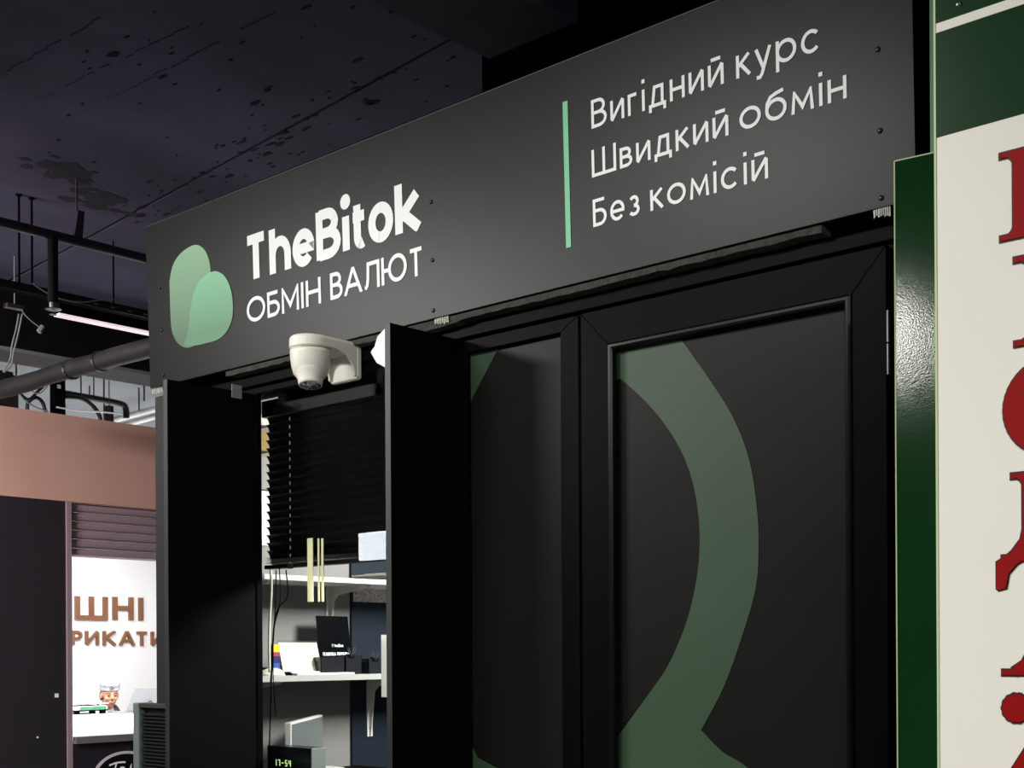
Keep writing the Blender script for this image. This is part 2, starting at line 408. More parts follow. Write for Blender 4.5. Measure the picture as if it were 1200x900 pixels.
# window with its frame, sill and glass
wn = thing('window_1', None, None, (0, 0, 0), kind='structure')
zsl = 1.13
obj('frame', B(((xh1 - .03, YF, zsl), (xg0, YF + .018, zlin))), frame_m, wn, bevel=.001)
obj('frame', B(((xg1 - .03, YF, zsl), (xg1, YF + .07, zlin))), frame_m, wn, bevel=.002)
obj('frame', B(((xh1, YF, zsl - .04), (xg1, YF + .03, zsl))), frame_m, wn, bevel=.002)
obj('head_profile', B(((xg0, YF + .075, zlin - .02), (xg1, YF + .12, zlin + .04))), frame_m, wn)
gm = bpy.data.materials.new('glass'); gm.use_nodes = True
nt = gm.node_tree; pb = nt.nodes['Principled BSDF']; nt.nodes.remove(pb)
go = nt.nodes.new('ShaderNodeBsdfGlossy'); go.inputs['Roughness'].default_value = .0; tr = nt.nodes.new('ShaderNodeBsdfTransparent')
fr = nt.nodes.new('ShaderNodeFresnel'); fr.inputs['IOR'].default_value = 1.45; mx = nt.nodes.new('ShaderNodeMixShader')
tr.inputs['Color'].default_value = (.93, .95, .94, 1)
nt.links.new(fr.outputs[0], mx.inputs[0]); nt.links.new(tr.outputs[0], mx.inputs[1]); nt.links.new(go.outputs[0], mx.inputs[2])
nt.links.new(mx.outputs[0], nt.nodes['Material Output'].inputs[0])
YG = YF + .012
bm = bmesh.new(); vs = [bm.verts.new(p) for p in ((xg0, YG, zsl), (xg1, YG, zsl), (xg1, YG, zlin), (xg0, YG, zlin))]; bm.faces.new(vs)
obj('pane', bm, gm, wn)

# fixed side panel and the door
dn = thing('door_1', None, None, (0, 0, 0), kind='structure')
x0 = fx(545); x1 = fx(659); x2 = fx(681); x3 = fx(1040)
zt = fz(680.8, 367.8); zpt = fz(658.7, 390); ztop = 2.235
def frame_ring(bm, xa, xb, za, zb_, wl_, wt, ya, yb, wr_=None, wb=None):
    wr_ = wl_ if wr_ is None else wr_; wb = wt if wb is None else wb
    add_prism(bm, [(xa, ya, za), (xa + wl_, ya, za + wb), (xa + wl_, ya, zb_ - wt), (xa, ya, zb_)], (0, yb - ya, 0))
    add_prism(bm, [(xb, ya, zb_), (xb - wr_, ya, zb_ - wt), (xb - wr_, ya, za + wb), (xb, ya, za)], (0, yb - ya, 0))
    add_prism(bm, [(xa, ya, zb_), (xa + wl_, ya, zb_ - wt), (xb - wr_, ya, zb_ - wt), (xb, ya, zb_)], (0, yb - ya, 0))
    add_prism(bm, [(xa, ya, za), (xb, ya, za), (xb - wr_, ya, za + wb), (xa + wl_, ya, za + wb)], (0, yb - ya, 0))
bm = bmesh.new(); frame_ring(bm, x0 - .002, x2 - .002, .02, ztop - .006, .012, ztop - .006 - zpt, YF - .004, YF + .05, x2 - .002 - x1)
obj('side_frame', bm, frame_m, dn, bevel=.0012)
sp_ = obj('side_panel', B(((x0, YF + .012, .1), (x1, YF + .03, zpt + .01))), film_m, dn)
bm = bmesh.new(); frame_ring(bm, x2, XR + .02, .0, ztop - .006, .004, ztop - .006 - (zt + .004), YF + .002, YF + .05, XR + .02 - x3 - .004)
obj('door_frame', bm, frame_m, dn, bevel=.001)
YL = YF - .012                                    # door leaf stands a little proud
lx0 = at(681.5, 600, Y=YL).x; lx1 = at(1040, 600, Y=YL).x; lzt = at(681, 367.8, Y=YL).z
bx0 = at(713.5, 600, Y=YL).x; bx1 = at(999, 600, Y=YL).x; bzt = at(714, 402.8, Y=YL).z
bm = bmesh.new(); frame_ring(bm, lx0, lx1, .03, lzt, bx0 - lx0, lzt - bzt, YL, YF + .04, lx1 - bx1, .12)
obj('leaf_frame', bm, frame_m, dn, bevel=.0012)
px0 = at(725, 600, Y=YF + .012).x; px1 = at(990, 600, Y=YF + .012).x; pzt = at(725, 412, Y=YF + .012).z
# glazing bead: a rounded moulding running round the panel
for (a, b) in (((bx0, bzt), (bx1, bzt)), ((bx1, bzt), (bx1, .15)), ((bx0, .15), (bx0, bzt)), ((bx0, .15), (bx1, .15))):
    bm = bmesh.new()
    horiz = a[1] == b[1]
    sx = 1 if a[0] == bx0 and not horiz else -1
    prof = [(0, -.003), (.004, -.006), (.009, -.006), (.013, -.002), (.016, .006), (px0 - bx0, .022), (px0 - bx0, .03), (0, .03)]
    if horiz:
        sgn = -1 if a[1] == bzt else 1
        ra = [(bx0 + p[0], YL + p[1], a[1] + sgn * p[0]) for p in prof]; rb = [(bx1 - p[0], YL + p[1], a[1] + sgn * p[0]) for p in prof]
    else:
        ra = [(a[0] + sx * p[0], YL + p[1], bzt - p[0]) for p in prof]; rb = [(a[0] + sx * p[0], YL + p[1], .15 + p[0]) for p in prof]
    va = [bm.verts.new(p) for p in ra]; vb = [bm.verts.new(p) for p in rb]
    for k in range(len(va)): bm.faces.new((va[k], va[(k + 1) % len(va)], vb[(k + 1) % len(va)], vb[k]))
    obj('glazing_bead', bm, bead_m, dn)
YP = YF + .006
obj('door_panel', B(((px0 - .01, YP, .14), (px1 + .02, YF + .03, pzt + .02))), film_m, dn)
# hinge
hx = at(1041, 400, Y=YL - .01).x
for (ya, yb) in ((365, 402), (404, 440)):
    bm = T([(hx, YL - .004, at(1041, yb, Y=YL).z), (hx, YL - .004, at(1041, ya, Y=YL).z)], .0065, 12)
    obj('hinge', bm, bead_m, dn, smooth=False)
# green letter outline printed on the panels
outer = [(797, 396), (831, 444), (859, 489), (878, 539), (886.7, 594), (889, 639), (885.5, 689), (870, 744), (848, 805), (821.5, 855.5)]
inner = [(718, 436), (753, 467), (781, 500), (803, 539), (815.5, 583), (820, 633), (815.5, 683), (803, 733), (781, 783), (753, 822), (726, 860)]
def pp(l, Y): return [(at(a, b, Y=Y).x, at(a, b, Y=Y).z) for a, b in l]
def smooth2(l, k=6): return [(p.x, p.y) for p in curve_pts([Vector((a, b, 0)) for a, b in l], k)]
YGp = YP - .001
xl_ = px0 + .0005; ztp = pzt - .0005
O_ = [(x, z) for x, z in smooth2(pp(outer, YGp)) if z < ztp]; I_ = [(x, z) for x, z in smooth2(pp(inner, YGp)) if x > xl_]
wst = pp([(797, 400)], YGp)[0]
P1 = [(xl_, ztp), (wst[0], ztp)] + O_ + [(xl_, I_[-1][1])] + I_[::-1] + [(xl_, pp([(726, 444)], YGp)[0][1])]
bm = bmesh.new(); add_prism(bm, [(a, YGp, b) for a, b in P1], (0, .001, 0))
q2 = smooth2(pp([(821.5, 855.5), (846, 880.5), (876, 900), (910, 940), (935, 1010), (940, 1100), (925, 1230), (850, 1370), (727, 1440)], YGp), 5)
q3 = smooth2(pp([(727, 1350), (790, 1300), (845, 1210), (856, 1100), (835, 1010), (790, 960), (727, 935)], YGp), 5)
add_prism(bm, [(max(a, xl_), YGp, b) for a, b in q2 + q3] + [(xl_, YGp, I_[-1][1])], (0, .001, 0))
obj('green_print', bm, gfilm_m, dn)
YSg = YF + .011
tri = pp([(540, 400), (590, 397), (545, 470.5), (540, 479)], YSg); xs0 = x0 + .010
tri = [(max(a, xs0), min(b, zpt)) for a, b in tri]
tri = [(xs0, zpt), (pp([(584, 406)], YSg)[0][0], zpt), (xs0, pp([(545, 471)], YSg)[0][1])]
bm = bmesh.new(); add_prism(bm, [(a, YSg, b) for a, b in tri], (0, .001, 0))
c2 = [(xs0, pp([(547, 876)], YSg)[0][1])] + pp([(560, 888), (580, 899), (600, 905), (658, 912)], YSg) + pp([(658, 990)], YSg) + [(xs0, pp([(547, 960)], YSg)[0][1])]
c2 = [(max(a, xs0), b) for a, b in c2]
add_prism(bm, [(a, YSg, b) for a, b in c2], (0, .001, 0))
obj('green_print', bm, gfilm_m, dn)

# ================================================================== SIGN ABOVE THE BOOTH
al = math.atan(.015 / .5)
sg = thing('fascia_sign', 'long dark grey fascia sign with white lettering and green leaf logo above the booth', 'sign', (0, -.012, zS), rot=(PI / 2 + al, 0, 0))
obj('board', B(((.054, 0, -.018), (2.433, .473, 0))), fascia_m, sg, bevel=.001)
obj('edge_strip', B(((.054, .468, -.0175), (2.433, .4745, -.0005))), mat('board_edge', (80, 80, 84), .6), sg)
# logo: two overlapping rounded leaves
def outline(l): return smooth2(l + [l[0]], 6)[:-1]
def sgp(px_, py_):
    d = ray(px_, py_); n_ = Vector((0, math.cos(al), math.sin(al))); p0 = Vector((0, -.012, zS)); t = (p0 - CAM).dot(n_) / d.dot(n_)
    p = CAM + d * t; return (p.x, (p.z - zS) / math.cos(al))
lfA = [(199, 330), (203, 311), (213, 296), (229, 287), (240, 293), (246, 308), (247, 325), (246.5, 345), (245, 370), (237, 395), (226, 406), (216, 407), (207, 400), (201.5, 386), (200, 365)]
lfB = [(245, 320), (254, 318), (264, 324), (271, 339), (273.5, 357), (272.5, 374), (266, 389), (256, 398), (243, 402), (230, 405), (220, 406), (217, 403), (221, 388), (224, 362), (228, 343), (235, 329)]
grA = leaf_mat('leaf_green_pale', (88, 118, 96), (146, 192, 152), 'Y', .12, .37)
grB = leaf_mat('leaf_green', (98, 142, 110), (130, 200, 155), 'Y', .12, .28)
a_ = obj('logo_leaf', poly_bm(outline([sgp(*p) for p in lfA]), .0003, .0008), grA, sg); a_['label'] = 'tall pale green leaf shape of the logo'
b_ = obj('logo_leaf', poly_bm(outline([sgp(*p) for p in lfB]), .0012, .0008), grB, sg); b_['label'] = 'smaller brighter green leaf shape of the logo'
# the shop name, letter positions measured on the board
bm = bmesh.new(); Hn = .128; by = .214; wn_ = .0265
xpos = [('T', 287, 313), ('h', 316, 340.5), ('e', 343.5, 368.5), ('B', 371.5, 399.5), ('i', 401.5, 411), ('t', 412.3, 432), ('o', 433, 461.5), ('k', 464.5, 494.8)]
for ch, a, b in xpos:
    xa = sgp(a, 300)[0]; xb = sgp(b, 270)[0]
    glyph(bm, ch, xa, by, Hn if ch not in 'hk' else .131, wn_, .76, 1, .0012, .0003, width=xb - xa)
o = obj('lettering', bm, white_v, sg, flat=True); o['label'] = 'large bold white shop name'
o = obj('lettering', text('ОБМІН', sgp(289.5, 360)[0], sgp(376.5, 345)[0], .109, .067, .0098, .0085, z=.0003), white_v, sg, flat=True); o['label'] = 'white capitals under the shop name'
obj('lettering', text('ВАЛЮТ', sgp(387.5, 345)[0], sgp(496.7, 320)[0], .109, .067, .0098, .0065, z=.0003), white_v, sg, flat=True)['label'] = 'white capitals under the shop name, second word'
def line(words, by, H, tagl):
    for wd, pa, pb_ in words:
        obj('lettering', text(wd, pa, pb_, by, H, .0069, .0095, .73, .0003), white_v, sg, flat=True)['label'] = tagl
line([('Вигідний', 1.724, sgp(848.5, 92)[0]), ('курс', sgp(863, 85)[0], 2.257)], .311, .059, 'thin white slogan line, topmost of three')
line([('Швидкий', 1.722, sgp(854, 150)[0]), ('обмін', sgp(867, 145)[0], 2.306)], .210, .057, 'thin white slogan line, middle of three')
line([('Без', 1.722, sgp(750, 245)[0]), ('комісій', sgp(762.5, 240)[0], 2.142)], .107, .057, 'thin white slogan line, lowest of three')
obj('divider_bar', B(((1.6475, .079, .0003), (1.661, .388, .0013))), mat('mint_vinyl', (118, 200, 152), .5), sg)
for (x, y) in ((2.367, .278), (2.368, .135), (2.368, .017), (.122, .284), (.123, .161), (.123, .03), (1.243, .271), (1.243, .136), (1.241, .019)):
    bm = bmesh.new(); add_lathe(bm, [(.005, 0), (.005, .0012), (.0035, .003), (.0012, .0036), (.0001, .0036)], (x, y, 0), 14)
    obj('screw', bm, mat('screw_head', (60, 60, 58), .3, .6), sg, smooth=True)
for (xa, xb, y) in ((1.243, 1.29, -.006), (2.352, 2.385, -.005), (.06, .115, -.008)):
    bm = bmesh.new(); n = 8
    for k in range(n):
        u, v = xa + (xb - xa) * k / n, xa + (xb - xa) * (k + 1) / n
        h_ = .010 + random.uniform(-.003, .003)
        add_prism(bm, [(u, y - h_, -.002), (v, y - h_ + random.uniform(-.002, .002), .0005), (v, y + .004, .001), (u, y + .004, -.001)], (0, 0, -.001))
    obj('tape_scrap', bm, tape_m, sg)

# ================================================================== SHUTTER LEAVES
def shutter(hxp, outer_px, ztop_, label, sticker=False):
    X = fx(hxp)
    yo = at(outer_px, 600, X=X).y
    t = thing('window_shutter', label, 'shutter', (X, YF, 1.1))
    dz = ztop_ - 1.1
    obj('leaf', B(((-.016, yo - YF + .002, 0), (0, -.004, dz))), black_m, t)
    obj('edge_band', B(((-.0165, yo - YF, 0), (.0005, yo - YF + .002, dz))), edge_m, t)
    for z in (.12, dz - .16):
        obj('hinge', T([(-.004, -.001, z), (-.004, -.001, z + .07)], .005, 10), black_m, t)
    return t, yo
s1, yo1 = shutter(300, 196.5, 2.213, 'open black shutter leaf left of the window, under the white camera')
s2, yo2 = shutter(546, 458, 2.229, 'open black shutter leaf between the window and the side panel')
X1 = fx(300); pa = at(271, 450, X=X1); pb2 = at(283, 468, X=X1)
obj('magnet_plate', B(((.0, pa.y - YF, pb2.z - 1.1), (.003, pb2.y - YF, pa.z - 1.1))), mat('grey_plate', (120, 120, 120), .6), s1, bevel=.001)

# ================================================================== CCTV CAMERA
cbase = at(424, 415, Y=YF - .012)
cc = thing('security_camera', 'white turret security camera on a wall bracket under the sign', 'camera', (cbase.x - .052, YF - .012, 2.231))
bm = bmesh.new(); add_prism(bm, [(.052 * a_, 0, z_) for a_, z_ in ((-1, -.038), (-.93, -.044), (.93, -.044), (1, -.038), (1, .044), (.93, .05), (-.93, .05), (-1, .044))], (0, -.016, 0))
obj('wall_plate', bm, wplas, cc, bevel=.004)
cy = -.122; RD = .052
bm = bmesh.new(); N = 32; topz, botz = .042, .020
pr = [(RD * math.cos(PI + PI * k / N), cy + RD * math.sin(PI + PI * k / N)) for k in range(N + 1)] + [(.051, -.012), (-.051, -.012)]
n_ = len(pr)
va = [bm.verts.new((x, y, topz)) for x, y in pr]; vb = [bm.verts.new((x, y, botz)) for x, y in pr]
vt = [bm.verts.new((x * .86, cy + (y - cy) * .95, topz + .007)) for x, y in pr]
bm.faces.new(vt); bm.faces.new(vb[::-1])
for k in range(n_):
    bm.faces.new((va[k], va[(k + 1) % n_], vt[(k + 1) % n_], vt[k])); bm.faces.new((vb[k], vb[(k + 1) % n_], va[(k + 1) % n_], va[k]))
obj('bracket_arm', bm, wplas, cc, bevel=.003)
g = [(-.014, -.04), (-.014, .021), (-.082, .021)] + [(-.082 + .06 * math.sin(a), -.036 + .055 * math.cos(a)) for a in [PI / 2 * k / 10 for k in range(1, 11)]]
for sx_ in (-.051, .045):
    bm = bmesh.new(); add_prism(bm, [(sx_, y, z) for y, z in g], (.006, 0, 0)); obj('gusset', bm, wplas, cc)
# shell tilted slightly forward, then the eyeball and lens
bm = bmesh.new(); add_lathe(bm, [(.0505, .016), (.0505, .008), (.0495, -.006), (.047, -.024), (.042, -.042), (.034, -.052), (.03, -.054)], (0, cy, 0), 40)
obj('shell', bm, wplas, cc, smooth=True)
bm = bmesh.new(); add_lathe(bm, [(.040, -.01), (.041, -.03), (.037, -.046), (.0315, -.056), (.030, -.068), (.0285, -.073), (.026, -.0735)], (0, 0, 0), 40)
e_ = obj('eyeball', bm, wplas, cc, smooth=True, loc=(0, cy, 0)); e_.rotation_euler = (math.radians(-8), math.radians(-9), 0)
bm = bmesh.new(); add_lathe(bm, [(.0258, -.070), (.0258, -.0738), (.012, -.0745), (.0001, -.0752)], (0, 0, 0), 32)
obj('lens', bm, lens_m, e_, smooth=False)
for k, (x, y) in enumerate(((.014, .01), (-.013, .012), (.002, -.017))):
    bm = bmesh.new(); add_lathe(bm, [(.0035, -.0742), (.0035, -.0765), (.0001, -.077)], (x, y, 0), 12); obj('infrared_lamp', bm, metal_m, e_)

# white motion sensor mostly hidden by the second shutter
sc = at(463, 408, Y=YF - .03)
ms = thing('motion_sensor', 'white pointed sensor peeking out from behind the right shutter leaf', 'sensor', (sc.x, YF - .012, sc.z))
bm = bmesh.new(); pts = [(-.062, -.004), (-.04, -.034), (-.01, -.05), (.03, -.05), (.03, .045), (-.01, .045), (-.036, .03), (-.046, .008)]
add_prism(bm, [(x, 0, z) for x, z in pts], (0, -.045, 0)); obj('housing', bm, mat('bright_plastic', (245, 245, 245), .4), ms, bevel=.004)
obj('bracket', B(((-.01, 0, -.02), (.02, .012, .02))), wplas, ms)

# ================================================================== BLIND
slat_m = mat('black_slat', (7, 8, 9), .35, spec=.25)
yb = YG + .075
bx_0 = at(314, 600, Y=yb).x; bx_1 = xg1 - .035
bl = thing('venetian_blind', 'black venetian blind half lowered inside the booth window', 'blind', (bx_0, yb, 2.2))
Lb = bx_1 - bx_0
obj('head_rail', B(((0, -.02, -.035), (Lb, .02, .01))), slat_m, bl)
zbot = at(316, 664, Y=yb).z - 2.2
pitch = .0222; ns = int((-zbot - .045) / pitch)
bm = bmesh.new(); tilt = math.radians(62); wd = .0265; prof = []
for k in range(6):
    u = (k / 5 - .5); c_ = .0035 * (1 - (2 * u) ** 2)
    prof.append((u * wd * math.cos(tilt) + c_ * math.sin(tilt), -u * wd * math.sin(tilt) + c_ * math.cos(tilt)))
va = [bm.verts.new((0, y, z)) for y, z in prof]; vb = [bm.verts.new((Lb, y, z)) for y, z in prof]
for k in range(5): bm.faces.new((va[k], vb[k], vb[k + 1], va[k + 1]))
s0 = obj('slat', bm, slat_m, bl, smooth=True)
s0.location = (0, 0, -.043)
for k in range(1, ns):
    c = s0.copy(); c.location = (random.uniform(-.0008, .0008), 0, -.043 - k * pitch); COL.objects.link(c)
for k in range(7):     # the slats gathered on the bottom rail
    c = s0.copy(); c.location = (random.uniform(-.002, .004), .002, zbot + .006 + k * .0028); c.rotation_euler = (math.radians(58), 0, 0); COL.objects.link(c)
obj('bottom_rail', B(((-.002, -.013, zbot - .008), (Lb, .013, zbot + .003))), slat_m, bl, bevel=.002)
cord_m = mat('lit_cord', (200, 200, 195), .7)
for cx_ in (at(345, 600, Y=yb).x - bx_0, Lb - .1):
    bm = bmesh.new()
    for k in range(ns + 1):
        add_box(bm, (cx_, -.0165, -.056 - k * pitch), (cx_ + .002, -.0145, -.056 - k * pitch + .009))  # pale cord dashes also stand in for light at the cord holes
    obj('ladder_cord', bm, cord_m, bl)
obj('cord_lock', B(((at(343, 668, Y=yb).x - bx_0, -.018, zbot - .012), (at(347, 668, Y=yb).x - bx_0 + .006, -.013, zbot + .002))), metal_m, bl, bevel=.001)
bm = T(curve_pts([(.075, -.02, zbot), (.078, -.02, zbot - .1), (.05, -.02, zbot - .18), (.045, -.02, zbot - .3), (.05, -.015, zbot - .42)]), .0016, 6); obj('pull_cord', bm, black_m, bl)

# ================================================================== BOOTH INTERIOR
WX = .06
shelf_m = mat('grey_shelf', (176, 178, 176), .5)
def bracket(par, y, zt_, L=.2, D=.2, WX=.071):
    wb = mat('white_bracket', (222, 222, 216), .4)
    bm = bmesh.new()
    add_box(bm, (WX, y - .012, zt_ - D), (WX + .004, y + .012, zt_)); add_box(bm, (WX, y - .012, zt_ - .004), (WX + L, y + .012, zt_))
    d_ = [(WX + .003, y - .0015, zt_ - D), (WX + .009, y - .0015, zt_ - D), (WX + .03, y - .0015, zt_ - .045), (WX + .05, y - .0015, zt_ - .028), (WX + L, y - .0015, zt_ - .009), (WX + L, y - .0015, zt_ - .002), (WX + .003, y - .0015, zt_ - .002)]
    add_prism(bm, d_, (0, .003, 0))
    b = obj('bracket', bm, wb, par)
    for z in (.03, .17):
        b2_ = bmesh.new(); add_tube(b2_, [(WX + .004, y, zt_ - z), (WX + .006, y, zt_ - z)], .003, 8); obj('screw', b2_, dark_m, b)
zl = at(380, 791, X=WX + .24).z; zu = at(380, 682, X=WX + .24).z
sh = thing('wall_shelf', 'grey shelf on the booth wall holding the calendar and the notice', 'shelf', (0, 0, 0))
obj('board', B(((WX + .011, .12, zl - .018), (WX + .24, 1.5, zl))), shelf_m, sh, bevel=.001)
bracket(sh, at(430, 820, X=WX).y, zl - .018); bracket(sh, .3, zl - .018, WX=.061); rebase(sh, (WX + .12, .8, zl))
su = thing('wall_shelf', 'upper white shelf just below the blind, stacked with papers', 'shelf', (0, 0, 0))
obj('board', B(((WX + .011, .12, zu), (WX + .24, 1.6, zu + .016))), mat('white_board', (215, 215, 212), .5), su, bevel=.001)
bracket(su, at(385, 720, X=WX).y, zu, .2, .16, WX=.061); bracket(su, .25, zu, WX=.061); rebase(su, (WX + .12, .8, zu))
paper_m = mat('paper', (240, 240, 236), .8)
for k in range(5):
    ya = .62 + random.uniform(-.03, .03); 
    o = obj('paper_stack', B(((-.1, -.2, 0), (.1, .25 + random.uniform(0, .06), .006))), paper_m, None, loc=(WX + .125, ya + .35, zu + .0165 + k * .0065))
    o.rotation_euler = (0, 0, random.uniform(-.06, .06))
    tag(o, 'loose stack of white papers on the upper booth shelf', 'paper', 'papers on the upper shelf')
# desk calendar
def sy(px_, X=WX + .16): return at(px_, 780, X=X).y
c0, c1 = sy(328), sy(373); zc1 = at(350, 753, X=WX + .16).z
cal = thing('desk_calendar', 'blank cream desk calendar with spiral binding on the grey shelf', 'calendar', (WX + .16, c0, zl))
bm = bmesh.new(); hgt = zc1 - zl
add_prism(bm, [(.02, 0, 0), (.018, 0, 0), (-.01, 0, hgt), (-.008, 0, hgt)], (0, c1 - c0, 0)); obj('page', bm, mat('cream_page', (243, 242, 222), .7), cal)
bm = bmesh.new(); add_prism(bm, [(-.05, 0, 0), (-.048, 0, 0), (-.008, 0, hgt), (-.01, 0, hgt)], (0, c1 - c0, 0)); obj('back_board', bm, mat('card', (190, 188, 175), .8), cal)
bm = bmesh.new(); n = 16
for k in range(n):
    y = (c1 - c0) * (k + .5) / n
    add_tube(bm, [(-.009 + .005 * math.cos(a), y, hgt + .001 + .005 * math.sin(a)) for a in [2 * PI * i / 8 for i in range(9)]], .0007, 5)
s_ = obj('spiral_binding', bm, metal_m, cal); s_['kind'] = 'stuff'
# notice on a stand
t0, t1 = at(377, 780, X=WX + .1).y, at(414, 780, X=WX + .1).y; zt1 = at(395, 721, X=WX + .1).z; zt0 = zl
nb = thing('notice_stand', 'black notice with white break message standing on the grey shelf', 'sign', (WX + .1, t0, zl), rot=(0, math.radians(-8), 0))
th_ = zt1 - zt0; tw = t1 - t0
obj('card', B(((-.004, 0, .001), (0, tw, th_))), mat('notice_black', (6, 7, 10), .15, spec=.4), nb, bevel=.001)
obj('base', B(((-.03, .01, 0), (.02, tw - .01, .002))), mat('acrylic', (150, 155, 160), .2), nb)
def side_text(par, s, y0_, y1_, z, H, w_, gap, m, x=.0004):
    o = obj('lettering', text(s, 0, y1_ - y0_, 0, H, w_, gap), m, par, loc=(x, y0_, z), flat=True); o.rotation_euler = R_SIDE; return o
side_text(nb, 'ТЕХНІЧНА', tw * .08, tw * .50, th_ * .31, .0115, .0022, .0014, white_v)
side_text(nb, 'ПЕРЕРВА', tw * .54, tw * .95, th_ * .31, .0115, .0022, .0014, white_v)
side_text(nb, '15', tw * .30, tw * .38, th_ * .20, .0115, .0022, .0014, white_v)
side_text(nb, 'ХВИЛИН', tw * .42, tw * .76, th_ * .20, .0115, .0022, .0014, white_v)
side_text(nb, 'TheBitok', tw * .46, tw * .76, th_ * .46, .0095, .0022, .0008, white_v)
bm = bmesh.new(); add_lathe(bm, [(.0045, 0), (.0045, .0006), (.0001, .0006)], n=16); o = obj('logo_leaf', bm, grB, nb, loc=(.0004, tw * .42, th_ * .49)); o.rotation_euler = R_SIDE; o.scale = (.8, 1.3, 1)
# pen cups with binder clips
def cup(px0_, px1_, pyt, label, clips):
    ya, yb_ = at(px0_, 780, X=WX + .2).y, at(px1_, 780, X=WX + .2).y; zt_ = at(px0_, pyt, X=WX + .2).z
    t = thing('desk_organiser', label, 'organiser', (WX + .2, ya, zl)); h = zt_ - zl; L = yb_ - ya
    bm = bmesh.new()
    for a, b in (((-.05, 0, 0), (0, .002, h)), ((-.05, L - .002, 0), (0, L, h)), ((-.05, 0, 0), (-.048, L, h)), ((-.002, 0, 0), (0, L, h)), ((-.05, 0, 0), (0, L, .002))): add_box(bm, a, b)
    if L > .06: add_box(bm, (-.048, L * .5, 0), (-.002, L * .5 + .002, h))
    obj('tray', bm, mat('smoky_plastic', (34, 36, 40), .2), t)
    return t, ya, L, h
cup(376, 404, 770, 'row of low dark trays in front of the black notice', 0)
k1 = cup(405, 424, 768, 'dark square pen tray with a binder clip, beside the black notice', 1)
k2 = cup(432, 447, 772, 'dark square pen tray with a binder clip, nearest the window frame', 1)
for (t, ya, L, h), dx in ((k1, -.01), (k2, 0)):
    lab = 'silver-handled binder clip on the tray beside the notice' if t is k1[0] else 'silver-handled binder clip on the tray nearest the window frame'
    bc = thing('binder_clip', lab, 'clip', (WX + .2, ya + L * .35 + dx, zl + h))
    obj('clip_body', B(((-.01, -.004, -.008), (.003, .02, .004))), black_m, bc)
    for sgn in (-1, 1):
        bm = T([(.002, .002 + .012 * (sgn > 0), 0), (.004, .004 + sgn * .012, .022), (.004, .010 + sgn * .014, .026), (.004, .012 + sgn * .010, .012), (.003, .01, -.004)], .0009, 6)
        obj('wire_handle', bm, metal_m, bc)
# glue stick / battery pack in yellow, red and blue
ga, gb = at(321, 780, X=WX + .2).y, at(328, 780, X=WX + .2).y; zg = at(324, 755, X=WX + .2).z
gl = thing('small_box', 'yellow, red and blue printed small box left of the calendar', 'box', (WX + .2, ga, zl)); h = zg - zl; L = gb - ga
for a, b, c_ in ((0, .12, (230, 190, 60)), (.12, .4, (40, 90, 170)), (.4, .62, (30, 40, 100)), (.62, .75, (170, 50, 90)), (.75, 1, (236, 220, 50))):
    obj('carton_band', B(((-.02, 0, h * a), (0, L, h * b))), mat('print_%d_%d' % (c_[0], c_[2]), c_, .4), gl)
# papers and pens on the shelf
ya, yb_ = at(345, 785, X=WX + .22).y, at(412, 785, X=WX + .22).y
o = tag(obj('note_pad', B(((-.09, 0, 0), (0, yb_ - ya, .006))), paper_m, None, bevel=.001, loc=(WX + .235, ya, zl + .0005)), 'flat white note pad at the edge of the grey shelf', 'paper')
bm = bmesh.new(); add_prism(bm, [(0, 0, .0), (-.07, .01, 0), (-.07, .13, .0), (0, .11, 0)], (0, 0, .004))
o = tag(obj('envelope', bm, paper_m, None, loc=(WX + .22, ya - .01, zl + .0072)), 'white envelope lying on the note pad on the grey shelf', 'paper')
p0 = at(331, 788, X=WX + .21)
tag(obj('marker_pen', T([(WX + .215, p0.y, zl + .006), (WX + .2, p0.y + .05, zl + .006)], .006, 10), black_m), 'black marker pen in front of the calendar', 'pen')
ph = at(312, 785, X=WX + .2)
mo = thing('computer_mouse', 'white and black mouse at the left end of the grey shelf', 'mouse', (WX + .2, ph.y + .02, zl))
bm = bmesh.new(); bmesh.ops.create_uvsphere(bm, u_segments=16, v_segments=8, radius=.5)
for v in bm.verts: v.co = Vector((v.co.x * .06, v.co.y * .1, max(v.co.z, 0) * .05))
obj('shell', bm, wplas, mo, smooth=True); obj('button', B(((-.004, -.04, .018), (.004, -.015, .0255))), black_m, mo, bevel=.002)
# cable conduit and black cables beside the window
def cable(name, pix, X, r, m, label, cat='cable'):
    pts = [at(a, b, X=X) for a, b in pix]
    return tag(obj(name, T(curve_pts(pts), r, 8), m, smooth=True), label, cat)
cable('white_cable', [(317, 665), (318, 690), (316, 730), (315.5, 760), (316, 788)], WX + .26, .004, wplas, 'thick white cable hanging down the left side of the booth wall')
cable('black_cable', [(335, 668), (337, 698), (325, 715), (320, 745), (318, 800), (315, 900), (314, 960)], WX + .3, .002, black_m, 'black cable looping down in front of the shelves')
cable('black_cable', [(323.5, 668), (323, 700), (321, 740), (317, 800)], WX + .3, .0018, black_m, 'straight black cable beside the white cable')
# bright clutter seen past the left end of the blind
for k, (ya_, yb__, c_, lab) in enumerate(((440, 458, (120, 122, 126), 'grey folder'), (486, 500, (226, 226, 220), 'white box'), (505, 530, (150, 124, 50), 'yellow carton'), (535, 575, (150, 150, 146), 'grey file'), (575, 640, (236, 236, 230), 'tall white file'))):
    pa_ = at(309, ya_, X=WX + .1); pb_ = at(320, yb__, X=WX + .1)
    tag(obj(lab.replace(' ', '_'), B(((WX, pa_.y - .05, pb_.z), (WX + .1, pb_.y, pa_.z))), mat('clutter%d' % k, c_, .6), bevel=.002), lab + ' on the booth wall past the left end of the blind', 'file')
